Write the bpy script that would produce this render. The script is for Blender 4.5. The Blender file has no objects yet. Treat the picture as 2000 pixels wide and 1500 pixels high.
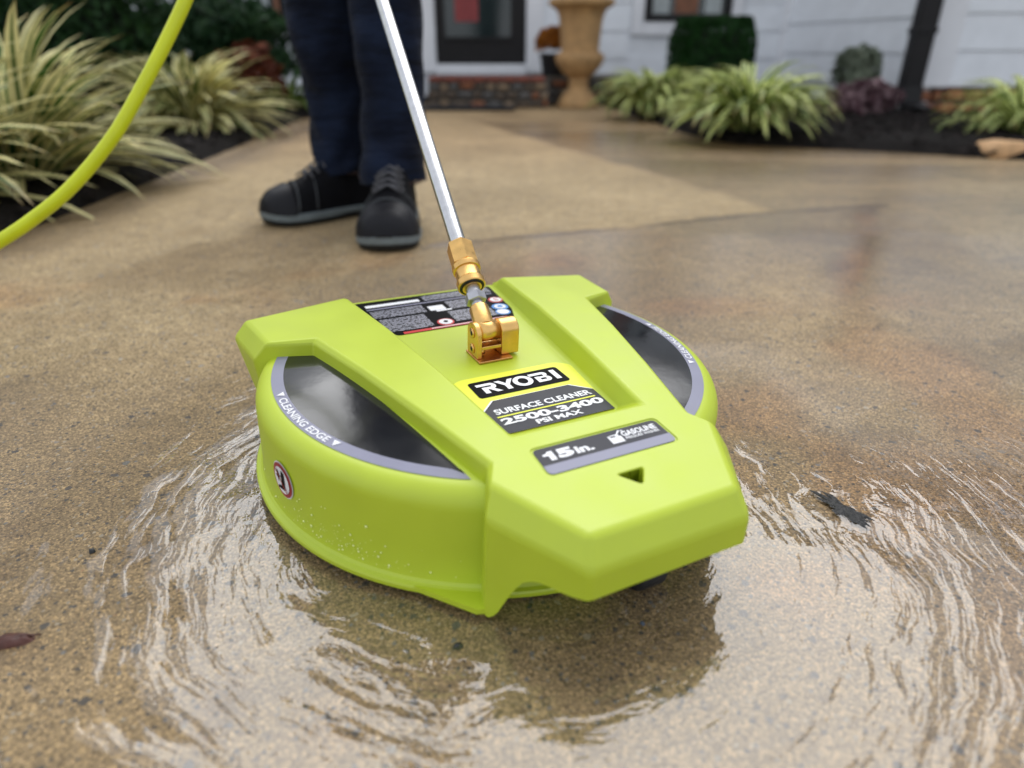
import bpy, bmesh, math, random
import numpy as np
from mathutils import Vector, Matrix, Euler
R = math.radians
rng = random.Random(7)
nr = np.random.default_rng(11)
scene = bpy.context.scene
col = scene.collection

# ------------------------------------------------------------------ camera, sky, sun, exposure
cam_d = bpy.data.cameras.new('camera'); cam = bpy.data.objects.new('camera', cam_d); col.objects.link(cam)
cam.location = (0, 0, .3348); cam.rotation_euler = (R(90 - 26.6054), 0, 0)
cam_d.sensor_width = 36; cam_d.lens = 36 * 1297.5 / 2000
cam_d.clip_start = .01; cam_d.clip_end = 600
cam_d.dof.use_dof = True; cam_d.dof.focus_distance = .56; cam_d.dof.aperture_fstop = 3.1
scene.camera = cam

SUN_AZ, SUN_EL = 4, 51          # degrees right of the view direction, degrees up
world = bpy.data.worlds.new('World'); scene.world = world; world.use_nodes = True
wn, wl = world.node_tree.nodes, world.node_tree.links
bg = wn['Background']; bg.inputs['Strength'].default_value = .1
sky = wn.new('ShaderNodeTexSky'); sky.sky_type = 'NISHITA'; sky.sun_disc = False
sky.sun_elevation = R(SUN_EL); sky.sun_rotation = R(SUN_AZ)
sky.air_density = 1.0; sky.dust_density = 3.0
tc = wn.new('ShaderNodeTexCoord'); ns = wn.new('ShaderNodeTexNoise'); ns.inputs['Scale'].default_value = 2.2; ns.inputs['Detail'].default_value = 4
cr = wn.new('ShaderNodeValToRGB')
cr.color_ramp.elements[0].position = .35; cr.color_ramp.elements[0].color = (5.6, 5.9, 6.5, 1)
cr.color_ramp.elements[1].position = .7; cr.color_ramp.elements[1].color = (7.6, 7.8, 8.1, 1)
mx = wn.new('ShaderNodeMixRGB'); mx.inputs[0].default_value = .82
wl.new(tc.outputs['Generated'], ns.inputs['Vector']); wl.new(ns.outputs['Fac'], cr.inputs[0])
wl.new(sky.outputs[0], mx.inputs[1]); wl.new(cr.outputs[0], mx.inputs[2]); wl.new(mx.outputs[0], bg.inputs['Color'])

sd = bpy.data.lights.new('sun', 'SUN'); sun = bpy.data.objects.new('sun', sd); col.objects.link(sun)
sd.energy = 1.5; sd.angle = R(58); sd.color = (1, .995, .985)
dirv = Vector((math.sin(R(SUN_AZ)) * math.cos(R(SUN_EL)), math.cos(R(SUN_AZ)) * math.cos(R(SUN_EL)), math.sin(R(SUN_EL))))
sun.rotation_euler = dirv.to_track_quat('Z', 'Y').to_euler(); sun.location = dirv * 20
vs = scene.view_settings; vs.view_transform = 'Standard'; vs.look = 'None'; vs.exposure = .6; vs.gamma = 1; vs.use_curve_mapping = False
scene.render.engine = 'CYCLES'
scene.cycles.use_denoising = True
scene.cycles.max_bounces = 8; scene.cycles.transparent_max_bounces = 12
scene.cycles.sample_clamp_indirect = 6

# ------------------------------------------------------------------ materials
def nodes(name):
    m = bpy.data.materials.new(name); m.use_nodes = True
    nt = m.node_tree
    return m, nt.nodes, nt.links, nt.nodes['Principled BSDF']

def mat(name, color, rough=.5, metal=0, var=.0, vscale=20, bump=0, bscale=200, bdist=.001, spec=.5, coat=0, aniso=None):
    """plain colour with noise variation of value, roughness and relief"""
    m, n, l, b = nodes(name)
    b.inputs['Roughness'].default_value = rough; b.inputs['Metallic'].default_value = metal
    b.inputs['Base Color'].default_value = (*color, 1); b.inputs['Specular IOR Level'].default_value = spec
    if coat: b.inputs['Coat Weight'].default_value = coat; b.inputs['Coat Roughness'].default_value = .12
    g = n.new('ShaderNodeNewGeometry') if False else None
    t = n.new('ShaderNodeTexCoord')
    if var:
        nz = n.new('ShaderNodeTexNoise'); nz.inputs['Scale'].default_value = vscale; nz.inputs['Detail'].default_value = 6
        l.new(t.outputs['Object'], nz.inputs['Vector'])
        r = n.new('ShaderNodeMapRange'); r.inputs['From Min'].default_value = .3; r.inputs['From Max'].default_value = .7
        r.inputs['To Min'].default_value = 1 - var; r.inputs['To Max'].default_value = 1 + var
        l.new(nz.outputs['Fac'], r.inputs['Value'])
        h = n.new('ShaderNodeHueSaturation'); h.inputs['Color'].default_value = (*color, 1)
        l.new(r.outputs[0], h.inputs['Value']); l.new(h.outputs[0], b.inputs['Base Color'])
        r2 = n.new('ShaderNodeMapRange'); r2.inputs['To Min'].default_value = max(.02, rough - .12); r2.inputs['To Max'].default_value = min(1, rough + .12)
        l.new(nz.outputs['Fac'], r2.inputs['Value']); l.new(r2.outputs[0], b.inputs['Roughness'])
    if bump:
        nb = n.new('ShaderNodeTexNoise'); nb.inputs['Scale'].default_value = bscale; nb.inputs['Detail'].default_value = 4
        if aniso:
            mp = n.new('ShaderNodeMapping'); mp.inputs['Scale'].default_value = aniso
            l.new(t.outputs['Object'], mp.inputs['Vector']); l.new(mp.outputs[0], nb.inputs['Vector'])
        else: l.new(t.outputs['Object'], nb.inputs['Vector'])
        bu = n.new('ShaderNodeBump'); bu.inputs['Strength'].default_value = bump; bu.inputs['Distance'].default_value = bdist
        l.new(nb.outputs['Fac'], bu.inputs['Height']); l.new(bu.outputs[0], b.inputs['Normal'])
    return m

LIME = mat('lime_plastic', (.47, .585, .018), .46, var=.03, vscale=30, bump=.12, bscale=900, bdist=.0004, spec=.8)
BLACKP = mat('black_gloss_print', (.008, .009, .012), .13, var=.1, vscale=15, bump=.12, bscale=45, bdist=.0012, spec=.62)
GREYP = mat('grey_print', (.25, .25, .33), .36, var=.04, vscale=60, spec=.3)
DGREYP = mat('dark_grey_print', (.020, .021, .032), .38, var=.12, vscale=40, bump=.1, bscale=60, bdist=.001, spec=.22)
WHITEP = mat('white_print', (.84, .84, .86), .4)
YELP = mat('yellow_print', (.78, .80, .035), .42)
REDP = mat('red_print', (.62, .03, .03), .4)
DREDP = mat('dark_red_print', (.35, .012, .018), .4)
BLUEP = mat('blue_print', (.06, .27, .68), .4)
INKP = mat('black_ink', (.004, .004, .005), .5, spec=.05)
BRASS = mat('brass', (.80, .49, .17), .32, 1, var=.10, vscale=120, bump=.2, bscale=500, bdist=.0003)
BRONZE = mat('bronze_plate', (.62, .32, .13), .34, 1, var=.08, vscale=100)
STEEL = mat('steel', (.62, .62, .63), .22, 1, var=.06, vscale=150)
ZINC = mat('zinc_steel', (.50, .50, .52), .38, 1, var=.06, vscale=150)
RUBBER = mat('black_rubber', (.015, .015, .016), .55)
HOLE_SHADE = mat('painted_hole_shade', (.006, .006, .006), .8)

def text_print_mat():
    """tiny unreadable rows of pale type on black film"""
    m, n, l, b = nodes('tiny_type_print')
    t = n.new('ShaderNodeTexCoord'); mp = n.new('ShaderNodeMapping'); mp.inputs['Scale'].default_value = (420, 330, 1)
    l.new(t.outputs['Object'], mp.inputs[0])
    sx = n.new('ShaderNodeSeparateXYZ'); l.new(mp.outputs[0], sx.inputs[0])
    fr = n.new('ShaderNodeMath'); fr.operation = 'FRACT'; l.new(sx.outputs['Y'], fr.inputs[0])
    gt = n.new('ShaderNodeMath'); gt.operation = 'GREATER_THAN'; gt.inputs[1].default_value = .4; l.new(fr.outputs[0], gt.inputs[0])
    nz = n.new('ShaderNodeTexNoise'); nz.inputs['Scale'].default_value = 1; nz.inputs['Detail'].default_value = 1; l.new(mp.outputs[0], nz.inputs['Vector'])
    g2 = n.new('ShaderNodeMath'); g2.operation = 'GREATER_THAN'; g2.inputs[1].default_value = .46; l.new(nz.outputs['Fac'], g2.inputs[0])
    mu = n.new('ShaderNodeMath'); mu.operation = 'MULTIPLY'; l.new(gt.outputs[0], mu.inputs[0]); l.new(g2.outputs[0], mu.inputs[1])
    mi = n.new('ShaderNodeMixRGB'); mi.inputs[1].default_value = (.02, .021, .028, 1); mi.inputs[2].default_value = (.38, .38, .44, 1)
    l.new(mu.outputs[0], mi.inputs[0]); l.new(mi.outputs[0], b.inputs['Base Color']); b.inputs['Roughness'].default_value = .35
    return m
TINY = text_print_mat()

# ------------------------------------------------------------------ mesh helpers
def me(name, verts, faces, smooth=False):
    m = bpy.data.meshes.new(name); m.from_pydata([tuple(v) for v in verts], [], faces); m.update()
    if smooth: m.polygons.foreach_set('use_smooth', [True] * len(m.polygons))
    return m

def ob(name, mesh, material=None, parent=None, loc=None, rot=None):
    o = bpy.data.objects.new(name, mesh); col.objects.link(o)
    if material is not None and mesh is not None and not mesh.materials: mesh.materials.append(material)
    if parent is not None: o.parent = parent
    if loc is not None: o.location = loc
    if rot is not None: o.rotation_euler = rot
    return o

def thing(name, label, cat, loc=(0, 0, 0), rot=(0, 0, 0), group=None):
    o = bpy.data.objects.new(name, None); col.objects.link(o); o.location = loc; o.rotation_euler = rot
    o.empty_display_size = .05
    return tag(o, label, cat, group)

def tag(o, label, cat, group=None):
    o['label'] = label; o['category'] = cat
    if group: o['group'] = group
    return o

def kind(o, k, label=None):
    o['kind'] = k
    if label: o['label'] = label
    return o

def bm_mesh(bm, name, smooth=False):
    m = bpy.data.meshes.new(name); bm.to_mesh(m); bm.free()
    if smooth: m.polygons.foreach_set('use_smooth', [True] * len(m.polygons))
    return m

def box_mesh(x0, x1, y0, y1, z0, z1, bev=0, seg=2, name='box'):
    bm = bmesh.new(); bmesh.ops.create_cube(bm, size=1)
    for v in bm.verts: v.co = ((x0 + x1) / 2 + v.co.x * (x1 - x0), (y0 + y1) / 2 + v.co.y * (y1 - y0), (z0 + z1) / 2 + v.co.z * (z1 - z0))
    if bev: bmesh.ops.bevel(bm, geom=bm.edges[:], offset=bev, segments=seg, profile=.5, affect='EDGES')
    return bm_mesh(bm, name)

def lathe(profile, n=48, name='lathe', smooth=True, axis=None, flute=None):
    """profile: (radius, z) list"""
    vs_, fs = [], []
    for i in range(n):
        a = 2 * math.pi * i / n
        for (r, z) in profile:
            k = flute(a, z) if flute else 1
            vs_.append((r * k * math.cos(a), r * k * math.sin(a), z))
    m = len(profile)
    for i in range(n):
        j = (i + 1) % n
        for k in range(m - 1):
            fs.append((i * m + k, j * m + k, j * m + k + 1, i * m + k + 1))
    return me(name, vs_, fs, smooth)

def tube(points, radii, n=12, name='tube', cap=True, smooth=True):
    pts = [Vector(p) for p in points]
    if not hasattr(radii, '__len__'): radii = [radii] * len(pts)
    vs_, fs = [], []
    up = None
    for i, p in enumerate(pts):
        t = (pts[min(i + 1, len(pts) - 1)] - pts[max(i - 1, 0)]).normalized()
        if up is None:
            up = Vector((0, 0, 1)) if abs(t.z) < .9 else Vector((1, 0, 0))
        u = (up - t * up.dot(t)).normalized(); w = t.cross(u); up = u
        for k in range(n):
            a = 2 * math.pi * k / n
            vs_.append(p + (u * math.cos(a) + w * math.sin(a)) * radii[i])
    for i in range(len(pts) - 1):
        for k in range(n):
            j = (k + 1) % n
            fs.append((i * n + k, i * n + j, (i + 1) * n + j, (i + 1) * n + k))
    if cap:
        fs.append(tuple(range(n - 1, -1, -1))); fs.append(tuple(range((len(pts) - 1) * n, len(pts) * n)))
    return me(name, vs_, fs, smooth)

def poly_mesh(pts, z=0, name='poly', zf=None):
    return me(name, [(x, y, zf(x, y) if zf else z) for x, y in pts], [tuple(range(len(pts)))])

def round_rect(pts, r, n=5):
    """round the corners of a convex polygon"""
    out = []
    m = len(pts)
    for i in range(m):
        p, a, b = Vector(pts[i]), Vector(pts[i - 1]), Vector(pts[(i + 1) % m])
        rr = r[i] if hasattr(r, '__len__') else r
        if rr <= 0: out.append(tuple(p)); continue
        s = p + (a - p).normalized() * rr; e = p + (b - p).normalized() * rr
        for k in range(n + 1):
            t = k / n
            out.append(tuple(s * (1 - t) ** 2 + p * 2 * t * (1 - t) + e * t * t))
    return out

def sm(o, angle=35):
    """smooth shading limited by angle"""
    o.data.polygons.foreach_set('use_smooth', [True] * len(o.data.polygons))
    if hasattr(o.data, 'set_sharp_from_angle'): o.data.set_sharp_from_angle(angle=R(angle))

def bevel(o, w, seg=3, angle=25):
    b = o.modifiers.new('Bevel', 'BEVEL'); b.width = w; b.segments = seg; b.limit_method = 'ANGLE'; b.angle_limit = R(angle)
    b.harden_normals = True; b.use_clamp_overlap = True
    o.data.polygons.foreach_set('use_smooth', [True] * len(o.data.polygons))

def text_data(s, bold=.02, spacing=1.0):
    c = bpy.data.curves.new('type', 'FONT'); c.body = s; c.size = 1; c.offset = bold; c.space_character = spacing; c.resolution_u = 5
    o = bpy.data.objects.new('type', c); col.objects.link(o)
    dg = bpy.context.evaluated_depsgraph_get(); dg.update()
    m = bpy.data.meshes.new_from_object(o.evaluated_get(dg))
    v = np.array([x.co[:2] for x in m.vertices]); f = [tuple(p.vertices) for p in m.polygons]
    bpy.data.objects.remove(o); bpy.data.curves.remove(c); bpy.data.meshes.remove(m)
    v -= v.min(0); v /= v.max(0)
    return v, f

def text_mesh(s, x0, x1, y0, y1, z=0, zf=None, bold=.02, spacing=1.0, mapf=None):
    v, f = text_data(s, bold, spacing)
    P = [(x0 + a * (x1 - x0), y0 + b * (y1 - y0)) for a, b in v]
    if mapf: return me('lettering', [mapf(*p) for p in P], f)
    return me('lettering', [(p[0], p[1], zf(*p) if zf else z) for p in P], f)

# 2-D value noise for numpy fields
def vnoise(x, y, seed=0):
    xi, yi = np.floor(x).astype(np.int64), np.floor(y).astype(np.int64)
    fx, fy = x - xi, y - yi
    fx, fy = fx * fx * (3 - 2 * fx), fy * fy * (3 - 2 * fy)
    def hsh(a, b):
        n = (a * 374761393 + b * 668265263 + seed * 1442695041) & 0xffffffff
        n = ((n ^ (n >> 13)) * 1274126177) & 0xffffffff
        return ((n ^ (n >> 16)) & 0xffff) / 65535.
    return (hsh(xi, yi) * (1 - fx) + hsh(xi + 1, yi) * fx) * (1 - fy) + (hsh(xi, yi + 1) * (1 - fx) + hsh(xi + 1, yi + 1) * fx) * fy
def fbm(x, y, seed=0, o=4):
    s, a, t = 0, 1, 0
    for k in range(o):
        s = s + a * vnoise(x * 2 ** k, y * 2 ** k, seed + k); t += a; a *= .5
    return s / t
def sstep(a, b, x):
    t = np.clip((x - a) / (b - a), 0, 1); return t * t * (3 - 2 * t)
def poly_sd(P, X, Y):
    """signed distance to a polygon, positive inside"""
    d = np.full(X.shape, 1e9); ins = np.zeros(X.shape, bool)
    for (ax, ay), (bx, by) in zip(P, P[1:] + P[:1]):
        ex, ey = bx - ax, by - ay
        t = np.clip(((X - ax) * ex + (Y - ay) * ey) / (ex * ex + ey * ey + 1e-12), 0, 1)
        d = np.minimum(d, np.hypot(X - ax - t * ex, Y - ay - t * ey))
        c = ((ay > Y) != (by > Y)) & (X < (bx - ax) * (Y - ay) / (by - ay + 1e-12) + ax)
        ins ^= c
    return np.where(ins, d, -d)

# ------------------------------------------------------------------ setting: ground, driveway, water
soil = mat('lawn_soil', (.06, .075, .03), .95, var=.3, vscale=3)
g = ob('ground', me('ground', [(-250, -250, -.03), (250, -250, -.03), (250, 250, -.03), (-250, 250, -.03)], [(0, 1, 2, 3)]), soil)
kind(g, 'structure')

def concrete_material():
    m, n, l, b = nodes('wet_concrete')
    t = n.new('ShaderNodeTexCoord')
    def noise(scale, detail=4, rough=.55, vec=None):
        z = n.new('ShaderNodeTexNoise'); z.inputs['Scale'].default_value = scale; z.inputs['Detail'].default_value = detail; z.inputs['Roughness'].default_value = rough
        l.new(vec or t.outputs['Object'], z.inputs['Vector']); return z
    def ramp(src, stops):
        r = n.new('ShaderNodeValToRGB'); e = r.color_ramp.elements
        e[0].position, e[0].color = stops[0][0], (*stops[0][1], 1); e[1].position, e[1].color = stops[-1][0], (*stops[-1][1], 1)
        for p, c in stops[1:-1]:
            k = e.new(p); k.color = (*c, 1)
        l.new(src, r.inputs[0]); return r.outputs[0]
    def mixc(f, a, c, mode='MIX', fv=None):
        x = n.new('ShaderNodeMixRGB'); x.blend_type = mode
        if f is None: x.inputs[0].default_value = fv
        else: l.new(f, x.inputs[0])
        for s, v in ((1, a), (2, c)):
            if isinstance(v, tuple): x.inputs[s].default_value = (*v, 1)
            else: l.new(v, x.inputs[s])
        return x.outputs[0]
    def math_(op, a, c=None):
        x = n.new('ShaderNodeMath'); x.operation = op
        for s, v in ((0, a), (1, c)):
            if v is None: continue
            if isinstance(v, (int, float)): x.inputs[s].default_value = v
            else: l.new(v, x.inputs[s])
        return x.outputs[0]
    at = n.new('ShaderNodeAttribute'); at.attribute_name = 'wet'
    st = n.new('ShaderNodeAttribute'); st.attribute_name = 'stain'
    gyt = n.new('ShaderNodeAttribute'); gyt.attribute_name = 'grey'
    # cement paste
    big = noise(3.2, 5); mid = noise(28, 4); fine = noise(420, 3, .7); grit = noise(1100, 2, .6)
    dry = ramp(big.outputs['Fac'], [(.25, (.31, .235, .130)), (.75, (.49, .38, .225))])
    dry = mixc(gyt.outputs['Fac'], dry, (.40, .36, .28))
    dry = mixc(None, dry, ramp(mid.outputs['Fac'], [(.3, (.72, .70, .66)), (.7, (1.15, 1.15, 1.15))]), 'MULTIPLY', .7)
    c = mixc(None, dry, ramp(fine.outputs['Fac'], [(.3, (.45, .42, .36)), (.5, (.95, .94, .92)), (.72, (1.5, 1.5, 1.48))]), 'MULTIPLY', .5)
    c = mixc(None, c, ramp(grit.outputs['Fac'], [(.35, (.55, .52, .48)), (.65, (1.35, 1.35, 1.35))]), 'MULTIPLY', .6)
    sv = n.new('ShaderNodeTexVoronoi'); sv.inputs['Scale'].default_value = 680; l.new(t.outputs['Object'], sv.inputs['Vector'])
    ssp = n.new('ShaderNodeSeparateColor'); l.new(sv.outputs['Color'], ssp.inputs[0])
    c = mixc(None, c, ramp(ssp.outputs['Red'], [(0, (.22, .18, .10)), (.22, (.6, .56, .46)), (.6, (1.05, 1.03, .98)), (.85, (1.5, 1.48, 1.42)), (1, (2.2, 2.15, 2.05))]), 'MULTIPLY', .8)
    # aggregate: coloured stones set flush in the surface, two sizes
    def aggregate(c, scale, thr, pick, seed):
        mp = n.new('ShaderNodeMapping'); mp.inputs['Location'].default_value = (seed, seed * 1.7, 0); l.new(t.outputs['Object'], mp.inputs[0])
        wob = noise(scale * 2.2, 2, .6, mp.outputs[0])
        ad = n.new('ShaderNodeVectorMath'); ad.operation = 'MULTIPLY_ADD'
        l.new(wob.outputs['Color'], ad.inputs[0]); ad.inputs[1].default_value = (.5 / scale,) * 3; l.new(mp.outputs[0], ad.inputs[2])
        v = n.new('ShaderNodeTexVoronoi'); v.inputs['Scale'].default_value = scale; l.new(ad.outputs[0], v.inputs['Vector'])
        sp = n.new('ShaderNodeSeparateColor'); l.new(v.outputs['Color'], sp.inputs[0])
        small = math_('LESS_THAN', v.outputs['Distance'], math_('MULTIPLY', sp.outputs['Green'], thr))
        use = math_('MULTIPLY', small, math_('GREATER_THAN', sp.outputs['Red'], pick))
        stone = ramp(sp.outputs['Blue'], [(0, (.03, .034, .042)), (.28, (.05, .055, .07)), (.34, (.16, .19, .24)), (.45, (.48, .44, .36)), (.62, (.60, .57, .50)), (.72, (.42, .17, .055)), (.82, (.36, .14, .06)), (.9, (.5, .33, .14)), (1, (.40, .40, .38))])
        return mixc(math_('MULTIPLY', use, .85), c, stone), use
    c, u1 = aggregate(c, 260, .46, .52, 0)
    c, u2 = aggregate(c, 105, .36, .70, 3.1)
    # rust and clay stains
    c = mixc(st.outputs['Fac'], c, mixc(None, c, (1.10, .80, .58), 'MULTIPLY', 1.0))
    wetf = at.outputs['Fac']
    gm = n.new('ShaderNodeAttribute'); gm.attribute_name = 'grime'
    c = mixc(gm.outputs['Fac'], c, mixc(None, c, (.44, .36, .24), 'MULTIPLY', 1.0))
    c = mixc(wetf, c, mixc(None, c, (.62, .54, .42), 'MULTIPLY', 1.0))
    l.new(c, b.inputs['Base Color'])
    rg = n.new('ShaderNodeMapRange'); rg.inputs['To Min'].default_value = .8; rg.inputs['To Max'].default_value = .5
    l.new(wetf, rg.inputs['Value']); l.new(rg.outputs[0], b.inputs['Roughness'])
    # relief of the sandy surface
    hsum = math_('ADD', math_('MULTIPLY', fine.outputs['Fac'], 1.0), math_('MULTIPLY', grit.outputs['Fac'], .45))
    hsum = math_('ADD', hsum, math_('MULTIPLY', u1, .2))
    hsum = math_('ADD', hsum, math_('MULTIPLY', sv.outputs['Distance'], -.9))
    bu = n.new('ShaderNodeBump'); bu.inputs['Strength'].default_value = .55; bu.inputs['Distance'].default_value = .0011
    l.new(hsum, bu.inputs['Height']); l.new(bu.outputs[0], b.inputs['Normal'])
    # film of water held in the pores
    cw = n.new('ShaderNodeMapRange'); cw.inputs['From Min'].default_value = .25; cw.inputs['From Max'].default_value = .9; l.new(wetf, cw.inputs['Value'])
    l.new(cw.outputs[0], b.inputs['Coat Weight']); b.inputs['Coat IOR'].default_value = 1.45; b.inputs['Coat Roughness'].default_value = .07
    bu2 = n.new('ShaderNodeBump'); bu2.inputs['Strength'].default_value = .35; bu2.inputs['Distance'].default_value = .0016
    gl = n.new('ShaderNodeAttribute'); gl.attribute_name = 'gloss'
    sg = n.new('ShaderNodeMapRange'); sg.inputs['To Min'].default_value = 1.0; sg.inputs['To Max'].default_value = .06; l.new(gl.outputs['Fac'], sg.inputs['Value'])
    l.new(sg.outputs[0], bu2.inputs['Strength'])
    l.new(hsum, bu2.inputs['Height']); l.new(bu2.outputs[0], b.inputs['Coat Normal'])
    return m
CONC = concrete_material()

WATER_POLY = [(-.269, .64), (-.300, .545), (-.300, .47), (-.290, .40), (-.272, .35), (-.245, .285), (-.2, .21), (-.1, .05), (.5, .0), (.62, .3), (.58, .56),
              (.44, .545), (.37, .50), (.30, .462), (.253, .470), (.196, .482), (.1, .62), (-.1, .74)]

def driveway():
    xs = np.concatenate([[-9, -5, -3, -2], np.arange(-1.3, 2.3, .014), [2.6, 3.5, 5, 9]])
    ys = np.concatenate([[-12, -6, -3, -1, -.3], np.arange(0, 1.9, .012), np.arange(1.9, 5.0, .03), [5.3]])
    X, Y = np.meshgrid(xs, ys, indexing='xy')
    Z = np.zeros_like(X)
    nx, ny = len(xs), len(ys)
    V = np.stack([X, Y, Z], -1).reshape(-1, 3)
    i = np.arange((ny - 1) * (nx - 1)); a = (i // (nx - 1)) * nx + i % (nx - 1)
    F = np.stack([a, a + 1, a + 1 + nx, a + nx], -1)
    m = me('driveway', V, F.tolist())
    w = (fbm(X * 5, Y * 5, 3) - .5)
    ww = (fbm(X * 14, Y * 14, 23) - .5)
    # wet round the cleaner; a dry wedge of walk beyond the wet line; wetter slab to its right
    line = np.interp(X, [-1.2, -.6, -.3, -.15, .25, .60, .80, 1.2, 2.2], [.60, .66, 1.05, 1.28, 1.42, 1.57, 1.62, 1.7, 1.6])
    near = sstep(.03, -.03, Y - line + .05 * w + .05 * ww) * (.78 + .9 * w * sstep(.6, .9, Y))
    left_dry = sstep(.25, -.15, X + .32 + .25 * w) * sstep(.58, .80, Y + .25 * w)
    near = near * (1 - .8 * left_dry)
    side = (X - .604) + .379 * (Y - 1.60)                       # right of the wedge edge
    far = sstep(-.02, .05, side + .08 * w) * (.72 + .7 * (fbm(X * 1.5, Y * 9, 61) - .5)) * sstep(4.6, 3.2, Y)
    wet = np.where(Y < line, near, np.maximum(near, far))
    right = sstep(.0, .25, (X - .62) - .5 * (Y - .95) + .08 * w)
    wet = wet * (1 - .3 * right * (fbm(X * 2, Y * 7, 19) > .45))
    damp = sstep(.12, -.02, np.hypot((X - .42) / .24, (Y - 3.05) / .34) - .75 + .5 * w) * .9
    trail = sstep(.10, .0, np.abs(X - (.15 - .25 * (Y - 3.6))) - .05 + .2 * w) * sstep(2.9, 3.2, Y) * .4
    edge = sstep(.22, .0, X + .98 + .15 * w) * .7 * sstep(1.0, 1.3, Y)
    streak = sstep(.10, .22, fbm(X * 2.2, Y * 13, 81) - .5) * .45 * sstep(1.7, 2.0, Y)
    wet = np.clip(np.maximum.reduce([wet, damp, trail, edge, streak * sstep(.2, .7, X)]) + .16 * ww, 0, 1)
    seam = sstep(.030, .0, np.abs((X - .46) - .543 * (Y - .877)) + .07 * ww) * sstep(.72, .95, Y) * sstep(1.68, 1.55, Y)
    seam2 = sstep(.020, .0, np.abs(Y - line + .01) + .03 * ww) * sstep(-.3, -.1, X) * sstep(.95, .85, X)
    wet = np.clip(wet + 1.1 * np.clip(seam * (.5 + w * 2), 0, 1) + .6 * seam2, 0, 1.25)
    stain = sstep(.05, .22, fbm(X * 4.2, Y * 4.2, 40) - .5) * sstep(1.5, 1.0, Y) * .5
    stain = np.maximum(stain, sstep(1, .2, np.hypot((X - .30) / .17, (Y - .92) / .07)) * .9 * (.6 + w))
    stain = np.maximum(stain, .8 * np.clip(seam * (.5 + 2 * w), 0, 1))
    stain = np.maximum(stain, sstep(1, .1, np.hypot((X - .08) / .1, (Y - 1.16) / .12)) * .7)
    stain = np.clip(stain + .25 * sstep(1.8, 3, Y), 0, 1)
    grey = np.clip(right * sstep(2.6, 1.4, Y) * .6, 0, 1)
    gloss = np.clip(sstep(.62, .80, Y) * sstep(1.75, 1.3, Y) * sstep(-.35, 0, X), 0, 1)
    gloss = np.maximum(gloss, .9 * sstep(.25, .35, X + .2 * (Y - .6)) * sstep(.46, .55, Y))
    cr_ = np.abs((X - .46) - .543 * (Y - .877) + .05 * w)
    grime = (.15 + .55 * sstep(.45, .62, fbm(X * 11, Y * 7, 33))) * sstep(.060, .0, cr_ + .09 * ww) * sstep(.62, .80, Y) * sstep(1.70, 1.6, Y)
    grime = np.maximum(grime, .75 * sstep(.022, .004, np.abs(Y - line + .012) + .03 * ww) * sstep(-.2, 0, X) * sstep(.95, .85, X))
    grime = np.maximum(grime, .6 * sstep(.68, .80, fbm(X * 9, Y * 9, 91)) * sstep(1.3, .9, Y))
    grime = np.maximum(grime, .5 * sstep(.60, .72, fbm(X * 5, Y * 2.2, 95)) * sstep(.9, 1.1, Y) * sstep(1.5, 1.35, Y))
    grime = np.maximum(grime, .45 * sstep(.05, .0, np.abs(X + .985 + .04 * w)) * sstep(1.0, 1.2, Y))
    for nm, A in (('grime', grime), ('wet', wet), ('stain', stain), ('grey', grey), ('gloss', gloss)):
        at = m.attributes.new(nm, 'FLOAT', 'POINT'); at.data.foreach_set('value', A.reshape(-1).astype(np.float32))
    return kind(ob('driveway', m, CONC), 'structure', 'wet tan concrete driveway with exposed sand and small stones')
driveway()

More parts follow.
